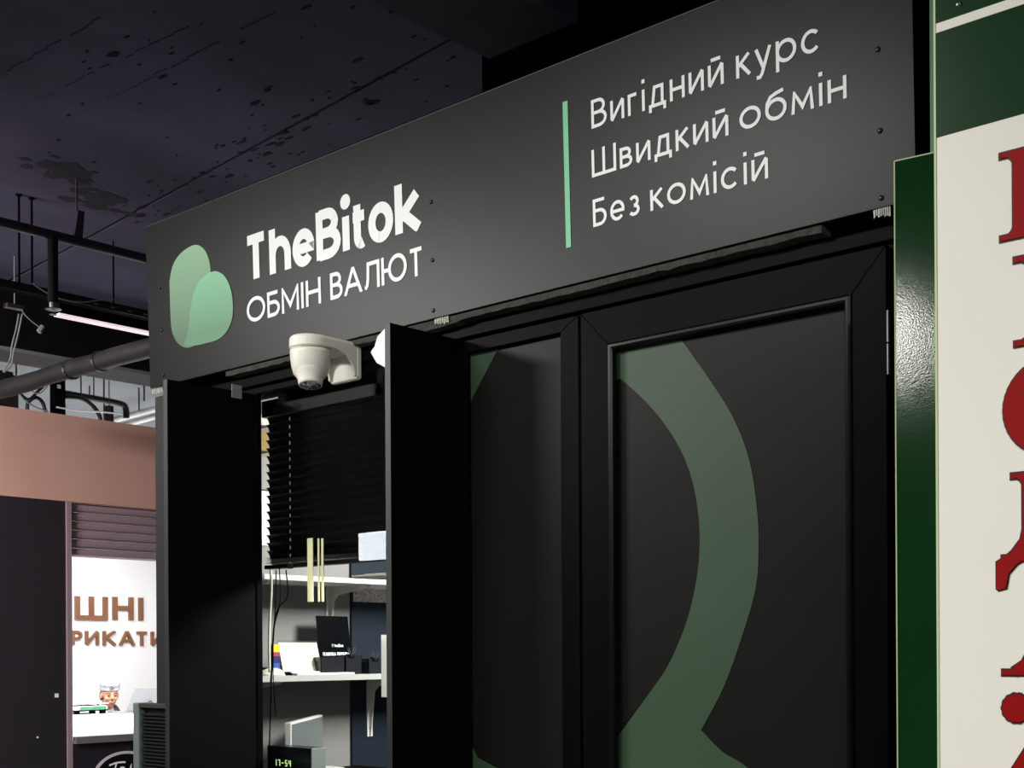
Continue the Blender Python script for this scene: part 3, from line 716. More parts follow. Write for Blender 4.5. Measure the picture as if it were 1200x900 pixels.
# navy sheet added on the booth wall, and the print on it
nx0 = at(412, 700, X=WX + .01).y
nv = tag(obj('navy_sheet', B(((WX, nx0, .0), (WX + .0105, 1.95, 2.5))), mat('navy', (30, 38, 48), .4, spec=.2)), kind='structure')
q0 = at(414, 689, X=WX + .012); q1 = at(456, 706.5, X=WX + .012)
mo_m = mat('speckled_print', (225, 220, 218), .6, rgb2=(150, 130, 135), nscale=120)
tag(obj('printed_card', B(((WX + .011, q0.y, q1.z), (WX + .013, q1.y + .05, q0.z))), mo_m), 'pink and grey speckled card on the navy sheet of the booth wall', 'card')
p0 = at(448, 744, Y=YG + .012); p1 = at(456, 817, Y=YG + .012)
tag(obj('paper_notice', B(((p0.x, YG + .008, p1.z), (p1.x + .012, YG + .011, p0.z))), paper_m), 'narrow white paper taped to the inside of the window pane', 'paper')
# inside counter, monitor and clock
zk = 1.125
ct = thing('booth_counter', 'dark counter inside the booth window carrying monitor and clock', 'counter', (0, 0, 0))
obj('top', B(((WX + .03, YG + .02, zk - .03), (xg1 + .2, .75, zk))), black_m, ct, bevel=.002)
obj('front', B(((WX + .1, .12, 0), (xg1, .15, zk - .03))), black_m, ct); rebase(ct, (xg1 * .5, .3, 0))
mt = at(341, 847, Y=.2); mtr = at(378, 834, X=.12)
mn = thing('monitor', 'pale monitor turned sideways inside the booth window', 'monitor', (mt.x, mt.y, zk))
hv = Vector((mtr.x - mt.x, mtr.y - mt.y, 0)); L = hv.length; hv.normalize(); nr = Vector((hv.y, -hv.x, 0))
def mp_(u, z, d): v = hv * u + nr * d; return (v.x, v.y, z)
zt_ = mt.z - zk
bm = bmesh.new(); add_prism(bm, [mp_(0, .02, 0), mp_(L, .02, 0), mp_(L, zt_, 0), mp_(0, zt_, 0)], nr * -.018)
obj('case', bm, mat('white_case', (220, 222, 220), .4), mn, bevel=.002)
bm = bmesh.new(); add_prism(bm, [mp_(.008, .03, .0005), mp_(L - .004, .03, .0005), mp_(L - .004, zt_ - .006, .0005), mp_(.008, zt_ - .006, .0005)], nr * .001)
obj('screen', bm, mat('grey_screen', (112, 120, 120), .25), mn)
obj('foot', B(((-.3, .2, 0), (-.14, .32, .02))), mat('white_case', (220, 222, 220), .4), mn)
k0 = at(313, 880, Y=.08); k1_ = at(364, 877, Y=.08)
ck = thing('digital_clock', 'black digital clock reading 17-54 inside the booth window', 'clock', (k0.x, .08, zk))
zh = k1_.z - zk; cw = k1_.x - k0.x
obj('case', B(((0, 0, 0), (cw, .05, zh))), mat('clock_black', (14, 16, 20), .25), ck, bevel=.002)
obj('edge', B(((cw, .001, 0), (cw + .004, .049, zh))), mat('clock_edge', (120, 128, 126), .4), ck, bevel=.001)
SEG = {'1': 'bc', '7': 'abc', '-': 'g', '5': 'acdfg', '4': 'bcfg'}
def seg7(bm, ch, x, z, h, t):
    w_ = h * .5
    S = {'a': ((0, h - t), (w_, h)), 'd': ((0, 0), (w_, t)), 'g': ((0, h / 2 - t / 2), (w_, h / 2 + t / 2)), 'f': ((0, h / 2), (t, h)), 'e': ((0, 0), (t, h / 2)), 'b': ((w_ - t, h / 2), (w_, h)), 'c': ((w_ - t, 0), (w_, h / 2))}
    for s in SEG[ch]:
        (a, b), (c_, d) = S[s]; add_box(bm, (x + a, -.0012, z + b), (x + c_, 0, z + d))
bm = bmesh.new(); zd = at(335, 898, Y=.08).z - zk; xd = at(322, 890, Y=.08).x - k0.x
for k, ch in enumerate('17-54'): seg7(bm, ch, xd + k * .0155, zd, .017, .0022)
obj('digits', bm, mat('lit_digit', (20, 30, 20), .5, emit=(190, 230, 150), estr=1.2), ck)

for (a, c_, lab) in ((360.7, 367.5, 'wide cream strip just inside the pane in front of the blind'), (372.8, 375, 'thin cream strip, middle of the three on the pane'), (377, 379.8, 'narrow cream strip, right one of the three on the pane')):
    p0 = at(a, 631, Y=YG + .008); p1 = at(c_, 705, Y=YG + .008)
    tag(obj('cream_bar', B(((p0.x, YG + .006, p1.z), (p1.x, YG + .008, p0.z))), mat('cream_strip', (250, 246, 205), .7)), lab, 'paper')  # narrow cream bars added just inside the pane
# lit shop boxes across the aisle, which the pane mirrors
def mirror_at(px_, py_, dist):
    d = ray(px_, py_); t = (YG - CAM.y) / d.y; p = CAM + d * t; r = Vector((d.x, -d.y, d.z)); return p + r * dist
for (a, b, c_, d_, col_, es, lab) in ((420, 625, 456, 657, (240, 248, 255), 24, 'white lit box sign across the aisle from the booth'),):
    P0 = mirror_at(a, b, 3.2); P1 = mirror_at(c_, d_, 3.2)
    if P0.y != 0:
        yy = P0.y
        d0 = ray(a, b); d1 = ray(c_, d_)
        def mm(px_, py_):
            d = ray(px_, py_); t = (YG - CAM.y) / d.y; p = CAM + d * t; r = Vector((d.x, -d.y, d.z)); s = (yy - p.y) / r.y; return p + r * s
        q0, q1, q2, q3 = mm(a, b), mm(c_, b), mm(a, d_), mm(c_, d_)
        t = thing('light_box', lab, 'light', (min(q0.x, q1.x), yy, 0))
        xw = abs(q1.x - q0.x)
        obj('lit_face', B(((0, -.03, q2.z), (xw, 0, q0.z))), mat('lit%s' % lab[:6] + str(a), (200, 200, 200), .5, emit=col_, estr=es), t)
        obj('post', B(((xw * .3, -.08, 0), (xw * .7, -.03, q0.z))), frame_m, t)

# ================================================================== STALL SIGN ON THE RIGHT
dgreen = mat('dark_green_sheet', (16, 52, 24), .22, noise=.1, nscale=2, bump=.03, bscale=3, spec=.5)
wsheet = mat('white_sheet', (234, 231, 221), .35, noise=.03, nscale=2, bump=.02, bscale=4)
red = mat('red_letter', (140, 8, 8), .5, spec=.15)
outl = mat('dark_red_outline', (52, 4, 10), .5)
YW = -.38
wx0 = at(1099, 500, Y=YW).x; z1w = at(1099, 161, Y=YW).z
st = thing('stall_sign', 'large white and green sign with red serif letters at the right', 'sign', (wx0, YW, 0))
WW = .62
obj('white_panel', B(((0, 0, .02), (WW, .02, z1w))), wsheet, st, bevel=.001)
zs0, zs1 = at(1099.5, 38, Y=YW).z, at(1099.5, 27, Y=YW).z
obj('green_band', B(((0, 0, z1w), (WW, .02, zs0))), dgreen, st, bevel=.0008)
obj('white_stripe', B(((0, 0, zs0), (WW, .02, zs1))), wsheet, st)
obj('green_band', B(((0, 0, zs1), (WW, .02, zs1 + .4))), dgreen, st)
obj('edge_trim', B(((-.003, -.001, .02), (0, .021, zs1 + .4))), mat('pale_trim', (190, 205, 160), .4), st)
bm = bmesh.new(); add_lathe(bm, [(.004, 0), (.003, .002), (.0001, .003)], n=12); pz = at(1124, 5, Y=YW)
o = obj('rivet', bm, metal_m, st, loc=(pz.x - wx0, -.0005, pz.z)); o.rotation_euler = R_FRONT
# lamp whose mirror image shows in the glossy green board
# red letters; each drawn as heavy strokes, serifs and brackets
def rl(ch, pxl, pt, pb_, wide):
    zt_ = at(pxl, pt, Y=YW).z; zb_ = at(pxl, pb_, Y=YW).z; xl0 = at(pxl, (pt + pb_) / 2, Y=YW).x - wx0; h = zt_ - zb_; W = wide * h
    polys = []
    def R(x0_, y0_, x1_, y1_): polys.append([(x0_, y0_), (x1_, y0_), (x1_, y1_), (x0_, y1_)])
    def stem(xc, wv, y0_, y1_, top=True, bot=True, s=.15):
        R(xc - wv / 2, y0_, xc + wv / 2, y1_)
        for on_, yy, sg_ in ((bot, y0_, 1), (top, y1_, -1)):
            if on_:
                R(xc - wv / 2 - s, min(yy, yy + sg_ * .055), xc + wv / 2 + s, max(yy, yy + sg_ * .055))
                for sx_ in (-1, 1):
                    e = xc + sx_ * wv / 2; pts = [(e, yy + sg_ * .05)] + [(e + sx_ * .1 * (1 - math.sin(a)), yy + sg_ * (.05 + .1 * (1 - math.cos(a)))) for a in [PI / 2 * k / 5 for k in range(6)]]
                    polys.append(pts)
    def thick(pts, w_):
        for q in stroke_quads(pts, w_): polys.append([(v.x, v.y) for v in q])
    if ch == 'П':
        stem(.31, .27, 0, 1); stem(.98, .27, 0, 1); R(.3, .94, 1.0, 1.0)
    elif ch == 'Р':
        stem(.31, .27, 0, 1); thick([(.35, .96), (.6, .96)] + arc(.6, .72, .26, .24, 90, -90, 12) + [(.35, .48)], .1); thick(arc(.62, .72, .22, .2, 70, -70, 10), .2)
    elif ch == 'О':
        thick(arc(.55, .5, .42, .44, 0, 360, 40), .17); thick(arc(.55, .5, .37, .4, 130, 230, 14), .26); thick(arc(.55, .5, .37, .4, -50, 50, 14), .26)
    elif ch == 'Д':
        stem(.38, .16, .0, 1, bot=False, s=.13); stem(.95, .27, 0, 1, bot=False); R(.4, .94, 1.0, 1.0); R(.06, 0, 1.3, .07)
        thick([(.38, .6), (.37, .4), (.33, .22), (.22, .08), (.1, -.02)], .12)
        polys.append([(.0, .0), (.14, .08), (.4, .07), (.22, -.04), (.13, -.14), (.1, -.3), (.02, -.32), (0, -.3)])
        polys.append([(1.36, .0), (1.2, .08), (.96, .07), (1.14, -.04), (1.23, -.14), (1.26, -.3), (1.34, -.32), (1.36, -.3)])
    elif ch == 'А':
        thick([(.58, .98), (.86, .04)], .27); thick([(.56, 1.0), (.34, .28), (.26, .12), (.14, .04)], .1); R(0, 0, .42, .055); R(.62, 0, 1.12, .055); R(.32, .28, .75, .34)
        polys.append([(.1, .05), (.2, .09), (.3, .2), (.36, .05)])
    elif ch == 'Ж':
        stem(.66, .24, 0, 1, s=.1)
        for s in (-1, 1):
            thick([(.66, .5), (.66 + s * .2, .58), (.66 + s * .32, .76), (.66 + s * .44, .86), (.66 + s * .52, .84)], .13)
            thick(arc(.66 + s * .5, .83, .09, .09, 0, 360, 14), .14); thick([(.66, .52), (.66 + s * .3, .36), (.66 + s * .5, .04)], .2); R(.66 + s * .5 - .2, 0, .66 + s * .5 + .2, .055)
    bmA = bmesh.new(); bmB = bmesh.new()
    for p in polys:
        P = [Vector((a, b)) for a, b in p]
        STEP[0] = (STEP[0] + 1) % 48; k_ = STEP[0] * 9e-6
        add_prism(bmA, [(xl0 + v.x * h, -.0022 - k_, zb_ + v.y * h) for v in P], (0, .0008, 0))
        # outline: the same piece grown by two millimetres
        ar = sum(P[i].x * P[(i + 1) % len(P)].y - P[(i + 1) % len(P)].x * P[i].y for i in range(len(P)))
        if abs(ar) < 1e-7: continue
        if ar < 0: P = P[::-1]
        Q = []; g_ = .0024 / h
        for i in range(len(P)):
            e1 = (P[i] - P[i - 1]); e2 = (P[(i + 1) % len(P)] - P[i])
            if e1.length < 1e-6: e1 = e2
            if e2.length < 1e-6: e2 = e1
            e1 = e1.normalized(); e2 = e2.normalized(); n1 = Vector((e1.y, -e1.x)); n2 = Vector((e2.y, -e2.x)); m_ = (n1 + n2)
            if m_.length < .1: m_ = n1
            m_.normalize(); Q.append(P[i] + m_ * g_ / max(m_.dot(n1), .5))
        add_prism(bmB, [(xl0 + v.x * h, -.0008 - k_, zb_ + v.y * h) for v in Q], (0, .0006, 0))
    o = obj('red_letter', bmA, red, st); obj('letter_outline', bmB, outl, o)
rl('П', 1170, 181.5, 284, 1); rl('Р', 1186.5, 303, 407, 1); rl('О', 1172, 429, 536, 1); rl('Д', 1168.5, 557, 659, 1); rl('А', 1175, 686, 791, 1); rl('Ж', 1175.5, 812, 915, 1)

# green return panel, its pale edges, post behind
gr = thing('green_board', 'glossy dark green narrow board between the door and the white sign', 'board', (0, 0, 0))
pR = at(1097.8, 600, Y=YW - .0005); gd = Vector((-.992, -.126, 0))
zR = at(1097, 177.5, Y=YW - .005).z
best = None
for k in range(400):
    p = pR + gd * (k * .0005); d = p - CAM; u = (d.dot(rx)) / d.dot(FWD); pxv = 600 + FPX * u
    if pxv <= 1051.5: best = k * .0005; break
Wp = best or .09
n_g = Vector((-.126, .992, 0))
rebase_green = True
def gp(u, z, d): v = pR + gd * u + n_g * d; return (v.x, v.y, z)
bm = bmesh.new(); add_prism(bm, [gp(.0, .02, 0), gp(Wp, .02, 0), gp(Wp, zR, 0), gp(0, zR, 0)], n_g * .012)
gloss = mat('glossy_green', (14, 50, 22), .1, noise=.15, nscale=5, bump=.02, bscale=420, spec=.6)
obj('sheet', bm, gloss, gr)
pe = mat('pale_edge', (168, 182, 140), .5)
bm = bmesh.new(); add_prism(bm, [gp(Wp, .02, -.001), gp(Wp + .0018, .02, -.001), gp(Wp + .0018, zR + .001, -.001), gp(Wp, zR + .001, -.001)], n_g * .014); obj('edge_trim', bm, pe, gr)
bm = bmesh.new(); add_prism(bm, [gp(0, zR, -.001), gp(Wp, zR, -.001), gp(Wp, zR + .0018, -.001), gp(0, zR + .0018, -.001)], n_g * .014); obj('edge_trim', bm, pe, gr)
g0 = at(1089.5, 100, Y=YW + .04); g1 = at(1096.5, 100, Y=YW + .04)
tag(obj('green_post', B(((g0.x, YW + .04, 0), (g1.x + .02, YW + .07, 3.1))), mat('mid_green', (44, 112, 66), .4), bevel=.001), 'mid green upright post behind the edge of the white sign', 'post')
tag(obj('trim_3', B(((2.46, -.34, 0), (2.5, -.3, 3.1))), dark_m), kind='structure') if False else None
tag(obj('wall_side', B(((2.455, .0, 0), (2.9, .05, 3.2))), dark_m), kind='structure')

# ================================================================== KIOSK ON THE LEFT
XK = at(180, 597, X=None, Y=None, Z=2.6).x if False else -3.97
pink = mat('pink_fascia', (206, 162, 148), .6, rgb2=(198, 152, 138), nscale=1.2, spec=.3)
kdark = mat('kiosk_dark_panel', (30, 25, 34), .7, noise=.1)
mauve = mat('mauve_metal', (150, 128, 134), .5)
ztp_k = at(90, 488, X=XK).z; zbt_k = at(90, 588.6, X=XK).z
kf = thing('kiosk_fascia', 'plain pink fascia board over the kiosk at the left', 'fascia', (XK, 0, zbt_k))
obj('board', B(((-.06, -.6, 0), (0, 7, ztp_k - zbt_k))), pink, kf, bevel=.002)
yj0 = at(78, 650, X=XK).y; yj1 = at(84.5, 650, X=XK).y
kw = tag(obj('wall_kiosk', B(((XK - .1, -3, 0), (XK - .01, yj0, zbt_k))), kdark), kind='structure')
for (px_, py_, r) in ((66.5, 815, .012), (44, 864, .005)):
    p = at(px_, py_, X=XK - .008); bm = B(((XK - .01, p.y - r, p.z - r), (XK - .006, p.y + r, p.z + r))); obj('sticker', bm, paper_m, kw)
tag(obj('trim_4', B(((XK - .1, yj0, 0), (XK, yj1, zbt_k))), mauve, bevel=.003), kind='structure')
# roller shutter, slat by slat
zr0 = at(130, 655, X=XK - .05).z
rs = thing('roller_shutter', 'mauve roller shutter rolled most of the way up under the pink fascia', 'shutter', (XK - .05, yj1, zr0))
hh = zbt_k - zr0; nsl = 6; ph_ = hh / nsl
bm = bmesh.new(); pf = [(.0, 0), (.006, .003), (.016, ph_ * .2), (.02, ph_ * .5), (.016, ph_ * .8), (.006, ph_ - .004), (0, ph_ - .001), (-.004, ph_ - .001), (-.004, 0)]
add_prism(bm, [(x, 0, z) for x, z in pf], (0, 3.2, 0)); q = obj('slat', bm, mauve, rs)
for k in range(1, nsl):
    c = q.copy(); c.location = (0, 0, k * ph_); COL.objects.link(c)
# interior shell
kwhite = mat('kiosk_white', (246, 246, 246), .6)
XKW = -8.66
tag(obj('wall_far', B(((XKW - .1, -3, 0), (XKW, 9, 3.0))), kwhite), kind='structure')
kl = bpy.data.objects['wall_far']
brown = mat('brown_letter', (146, 100, 72), .5, noise=.3, nscale=4)
def kt(ch, pxa, pxb, pt, pb_, par, wr_=.19):
    a = at(pxa, pb_, X=XKW); b = at(pxb, pb_, X=XKW); t = at(pxa, pt, X=XKW); bm = bmesh.new(); H = t.z - a.z
    glyph(bm, ch, 0, 0, H, H * wr_, width=b.y - a.y, th=.03)
    o = obj('letter', bm, brown, par, loc=(XKW + .001, a.y, a.z)); o.rotation_euler = R_SIDE
for a in (('Ш', 87, 124.8, 698, 726.6), ('Н', 131.2, 155, 699, 727), ('І', 161, 167, 700, 727.5)): kt(*a, kl, .2)
for a in (('Р', 83, 95, 739, 756), ('И', 99, 114.5, 739.2, 756.3), ('К', 119.7, 134.5, 739.3, 756.6), ('А', 139, 156.3, 739.5, 756.8), ('Т', 158.2, 171.8, 740, 757), ('И', 176, 191, 740, 757.2)): kt(*a, kl, .19)
# counter
zc = at(120, 861, X=XK + .02).z
kc = thing('kiosk_counter', 'wide white kiosk counter with black front and oval badge', 'counter', (XK, yj1, 0))
L = 4.2
obj('worktop', B(((-2.95, 0, zc - .03), (.02, L, zc))), kwhite, kc, bevel=.002)
zg_ = at(120, 866, X=XK).z
obj('edge_rail', B(((0, .0, zg_ - .02), (.035, L, zc - .004))), mat('grey_rail', (110, 106, 108), .5), kc, bevel=.002)
obj('front_panel', B(((-.03, 0, 0), (.0, L, zg_ - .02))), mat('kiosk_front', (34, 30, 38), .5), kc)
obj('side_panel', B(((-2.9, .01, 0), (-.03, .04, zc - .03))), kwhite, kc)
# oval badge
bc_ = at(147, 905, X=XK + .005)
def oval(a, b, n=40): return [(a * math.cos(2 * PI * k / n), b * math.sin(2 * PI * k / n)) for k in range(n)]
ow = abs(at(187, 905, X=XK).y - bc_.y); oh = bc_.z - at(147, 930, X=XK).z
zo = at(147, 880, X=XK).z; oc = zo - .155
sgk = thing('oval_badge', 'black oval badge with white rim and script on the kiosk counter front', 'sign', (XK + .001, bc_.y + .0, oc), rot=R_SIDE)
obj('rim', poly_bm(oval(.225, .155), 0, .004), mat('lilac_rim', (214, 206, 216), .4), sgk)
obj('black_field', poly_bm(oval(.205, .138), .003, .003), mat('badge_black', (12, 10, 14), .4), sgk)
sw = .011
script = [[(-.11, .085), (-.06, .1), (-.01, .1)], [(-.065, .1), (-.075, .06), (-.085, .03)], [(-.015, .06), (-.035, .065), (-.045, .045), (-.03, .03), (-.012, .05), (-.01, .03), (.005, .035)],
          [(.005, .035), (.02, .055), (.025, .075), (.022, .04), (.035, .035)], [(.085, .05), (.06, .08), (.045, .07), (.06, .06), (.08, .085), (.078, .045), (.09, .045)], [(.06, .062), (.04, .035)]]
bm = bmesh.new()
for s in script:
    ss = [(p.x, p.y) for p in curve_pts([Vector((a * 1.15 + .01, b * .9 - .005, 0)) for a, b in s], 5)]
    for q in stroke_quads(ss, sw): 
        flat_face(bm, q, .0075)
obj('lettering', bm, white_v, sgk, flat=True)
# weighing scale with green display
sc0 = at(90, 836, X=-6.6); sc1 = at(126.5, 836, X=-6.6)
ws = thing('weighing_scale', 'white weighing scale with a green display strip on the kiosk counter', 'scale', (-6.6, sc0.y, zc))
Lw = sc1.y - sc0.y
obj('body', B(((-.3, 0, .03), (0, Lw, .068))), kwhite, ws, bevel=.01)
obj('display', B(((.0, .03, .036), (.006, Lw - .02, .064))), mat('green_display', (60, 128, 92), .3, noise=.4, nscale=40), ws)
obj('tray', B(((-.28, -.01, .084), (-.0, Lw + .01, .09))), mat('pale_tray', (200, 205, 210), .3), ws, bevel=.003)
for y in (Lw * .3, Lw * .55): obj('tray_post', B(((-.16, y, .068), (-.12, y + .04, .084))), kwhite, ws)
obj('base_strip', B(((-.3, 0, .026), (.004, Lw, .036))), dark_m, ws)
for y in (.0, Lw * .5, Lw * .84): obj('foot', B(((-.06, y, 0), (-.02, y + .04, .028))), dark_m, ws)
# laptop, back of the lid towards us
l0 = at(146, 836, X=-6.45); l1 = at(186, 836, X=-6.45); zl1 = at(165, 806.5, X=-6.45).z
lp = thing('laptop', 'silver laptop open on the kiosk counter, lid towards the booth', 'laptop', (-6.45, l0.y, zc))
Ll = .36; hl = zl1 - zc
bm = bmesh.new(); add_prism(bm, [(-.0, .01, .01), (-.0, Ll, .01), (-.0 + .07, Ll - .01, hl), (.07, .06, hl)], (-.008, 0, 0)); obj('lid', bm, mat('silver', (120, 122, 126), .45), lp, bevel=.003)
obj('base', B(((-.24, -.02, 0), (.01, Ll, .014))), mat('silver', (120, 122, 126), .45), lp, bevel=.003)
bm = bmesh.new(); add_tube(bm, [(.05, .22 + .02 * math.cos(a), hl * .35 + .026 * math.sin(a)) for a in [2 * PI * k / 16 for k in range(17)]], .004, 6)
obj('ring_emblem', bm, black_m, lp)

# ------------------------------------------------------------------ the woman behind the counter
hc = at(128.5, 813, X=-7.35)
wm = thing('person', 'woman in a white patterned cap and dark apron straps looking down behind the kiosk counter', 'person', (hc.x, hc.y, 0))
skin = mat('skin', (214, 158, 132), .5, noise=.05)
def ell(bm, c, r, rot=None, seg=20):
    m = Matrix.Translation(Vector(c)) @ (rot.to_matrix().to_4x4() if rot else Matrix()) @ Matrix.Diagonal((r[0], r[1], r[2], 1))
    bmesh.ops.create_uvsphere(bm, u_segments=seg, v_segments=seg // 2 + 2, radius=1, matrix=m)
hz = hc.z
def fuse(name, bm, m, par, vox):
    o = obj(name, bm, m, par); r = o.modifiers.new('fuse', 'REMESH'); r.mode = 'VOXEL'; r.voxel_size = vox; r.use_smooth_shade = True
    s = o.modifiers.new('soften', 'SMOOTH'); s.iterations = 3; s.factor = .5
    return o
from mathutils import Euler
tl = Euler((0, math.radians(9), math.radians(-16)))
RM = Matrix.Translation(Vector((0, 0, hz))) @ tl.to_matrix().to_4x4()
def hp(x, y, z): return RM @ Vector((x, y, z))      # head space: +x is the face
bm = bmesh.new()
ell(bm, hp(-.005, 0, .025), (.092, .074, .098), tl); ell(bm, hp(.028, 0, -.035), (.062, .056, .082), tl)
ell(bm, hp(.052, 0, -.085), (.028, .03, .024), tl)
for s in (-1, 1):
    ell(bm, hp(.062, s * .034, -.03), (.024, .025, .026), tl); ell(bm, hp(-.005, s * .076, -.02), (.016, .009, .03), tl)
add_tube(bm, [hp(.08, 0, .02), hp(.104, 0, -.026)], [.008, .015], 10); ell(bm, hp(.1, 0, -.03), (.013, .017, .01), tl)
ell(bm, hp(.082, 0, -.062), (.012, .026, .006), tl); ell(bm, hp(.08, 0, -.072), (.011, .022, .006), tl)
add_tube(bm, [hp(-.02, 0, -.05), (-.06, 0, hz - .12), (-.1, 0, hz - .18)], [.05, .052, .062], 16)
# torso, hips, legs seated, arms down on the counter with hands
sh_z = hz - .185
add_tube(bm, [(-.1, -.17, sh_z), (-.1, .17, sh_z)], .055, 14)
add_tube(bm, [(-.1, 0, sh_z + .02), (-.12, 0, sh_z - .2), (-.14, 0, sh_z - .42)], [.13, .125, .15], 18)
for s in (-1, 1):
    add_tube(bm, [(-.1, s * .17, sh_z), (-.06, s * .22, sh_z - .13), (.0, s * .22, sh_z - .24)], [.052, .045, .04], 12)
    add_tube(bm, [(.0, s * .22, sh_z - .24), (.12, s * .15, sh_z - .22), (.22, s * .09, sh_z - .19)], [.04, .034, .026], 12)
    ell(bm, (.255, s * .08, sh_z - .19), (.042, .034, .014))
    for k in range(4):
        y_ = s * (.08 + (k - 1.5) * .017); ln = (.05, .062, .066, .056)[k]
        add_tube(bm, [(.275, y_, sh_z - .188), (.285 + ln * .6, y_, sh_z - .186), (.28 + ln, y_, sh_z - .197)], [.0095, .009, .0075], 8)
    add_tube(bm, [(.235, s * .055, sh_z - .19), (.27, s * .03, sh_z - .192), (.295, s * .025, sh_z - .198)], [.012, .0105, .008], 8)
    add_tube(bm, [(-.14, s * .08, sh_z - .42), (.18, s * .1, sh_z - .44), (.2, s * .1, .1 + .0), (.2, s * .1, .06)], [.09, .07, .045, .045], 14)
    ell(bm, (.25, s * .1, .04), (.12, .045, .038))
fuse('body', bm, skin, wm, .007)
# eyes, brows and lips are flat dark shapes on the face
fdark = mat('eye_dark', (52, 34, 30), .4)
for s in (-1, 1):
    bm = bmesh.new(); ell(bm, hp(.083, s * .031, -.004), (.008, .014, .005), tl, 12); obj('eye', bm, fdark, wm, smooth=True)
    bm = bmesh.new(); add_tube(bm, [hp(.087, s * .014, .016), hp(.088, s * .032, .021), hp(.078, s * .05, .015)], .0028, 6); obj('eyebrow', bm, fdark, wm)
bm = bmesh.new(); ell(bm, hp(.091, 0, -.066), (.006, .022, .0055), tl, 12); obj('lips', bm, mat('lips', (176, 88, 84), .4), wm, smooth=True)
bm = bmesh.new()
for s in (-1, 1): ell(bm, hp(-.03, s * .066, -.02), (.04, .016, .05), tl)
ell(bm, hp(-.06, 0, -.02), (.04, .06, .06), tl); fuse('hair', bm, mat('dark_hair', (58, 44, 38), .6), wm, .007)
# cap: band and gathered crown
capm = mat('cap_cloth', (206, 207, 212), .8, rgb2=(150, 154, 164), nscale=34)
bm = bmesh.new()
rings = [(.088, .101, .045), (.09, .103, .062), (.088, .1, .08), (.092, .108, .09), (.085, .098, .112), (.06, .07, .126), (.02, .025, .13)]
rr = []
for (ry_, rx_, z) in rings:
    rr.append([bm.verts.new(hp(-.006 + rx_ * math.cos(2 * PI * k / 36) * (1 + .03 * (k % 2) * (z > .09)), ry_ * math.sin(2 * PI * k / 36) * (1 + .03 * (k % 2) * (z > .09)), z - .0 - .022 * (1 - math.cos(2 * PI * k / 36)) * .5 * (z < .07))) for k in range(36)])
for a, b in zip(rr, rr[1:]):
    for k in range(36): bm.faces.new((a[k], a[(k + 1) % 36], b[(k + 1) % 36], b[k]))
bm.faces.new(rr[-1]); cp = obj('cap', bm, capm, wm, smooth=True)
bm = bmesh.new(); add_tube(bm, [hp(.1, .016 * math.cos(a) - .01, .072 + .012 * math.sin(a)) for a in [2 * PI * k / 14 for k in range(15)]], .0025, 6); obj('emblem', bm, fdark, cp)
# white coat and dark apron
bm = bmesh.new()
add_tube(bm, [(-.1, -.175, sh_z), (-.1, .175, sh_z)], .068, 16)
add_tube(bm, [(-.1, 0, sh_z + .05), (-.1, 0, sh_z - .04), (-.12, 0, sh_z - .2), (-.14, 0, sh_z - .44)], [.075, .145, .145, .17], 20)
for s in (-1, 1):
    add_tube(bm, [(-.1, s * .17, sh_z), (-.06, s * .22, sh_z - .13), (.0, s * .22, sh_z - .24)], [.066, .058, .052], 12)
    add_tube(bm, [(.0, s * .22, sh_z - .24), (.12, s * .15, sh_z - .22), (.19, s * .105, sh_z - .2)], [.052, .046, .038], 12)
fuse('coat', bm, mat('coat_cloth', (206, 200, 194), .8), wm, .009)
apm = mat('apron_grey', (74, 70, 74), .8)
bm = bmesh.new(); add_prism(bm, [(.052, -.11, sh_z - .42), (.05, .11, sh_z - .42), (.055, .08, sh_z - .12), (.055, -.08, sh_z - .12)], (.006, 0, 0)); ap = obj('apron', bm, apm, wm)
for s in (-1, 1):
    bm = bmesh.new(); add_tube(bm, curve_pts([(.058, s * .075, sh_z - .12), (.05, s * .085, sh_z - .02), (-.03, s * .085, sh_z + .062), (-.09, s * .07, sh_z + .085)], 6), .013, 8); obj('strap', bm, apm, ap)
bm = bmesh.new()
for k in range(14):
    a_ = random.uniform(-.05, .05); ell(bm, (.055 + .004, a_, sh_z - .02 - random.uniform(0, .1)), (.006, .012, .008), None, 8)
obj('pattern_patch', bm, apm, wm)
stl = thing('stool', 'round stool the capped woman sits on behind the kiosk counter', 'stool', (hc.x - .14, hc.y, 0))
bm = bmesh.new(); add_lathe(bm, [(.17, sh_z - .58), (.18, sh_z - .56), (.17, sh_z - .535), (.01, sh_z - .53)], n=24); obj('seat', bm, kdark, stl)
for k in range(4):
    a = PI / 4 + PI / 2 * k; obj('leg', T([(.12 * math.cos(a), .12 * math.sin(a), sh_z - .575), (.2 * math.cos(a), .2 * math.sin(a), 0)], .014, 8), metal_m, stl)

# ------------------------------------------------------------------ slatted grey cabinet at the booth's corner
YV = -.17
v0 = at(155.5, 824, Y=YV); v1 = at(162.5, 824, Y=YV); v2 = at(196.5, 823, Y=YV)
vc = thing('slatted_tower', 'pale-framed dark slatted tower at the bottom left corner of the booth', 'tower', (v0.x, YV, 0))
zv = v1.z; W_ = v2.x - v0.x; e = v1.x - v0.x
frm = mat('grey_case', (92, 99, 96), .45); drk = mat('dark_case', (20, 22, 22), .5)
obj('side_frame', B(((0, 0, .0), (e, .04, zv))), frm, vc, bevel=.003)
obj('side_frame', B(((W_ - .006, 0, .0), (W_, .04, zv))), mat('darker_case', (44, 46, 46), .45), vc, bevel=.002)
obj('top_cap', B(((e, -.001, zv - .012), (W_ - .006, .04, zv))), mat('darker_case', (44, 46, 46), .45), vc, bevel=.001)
obj('back', B(((e, .02, .0), (W_ - .006, .04, zv - .012))), drk, vc)
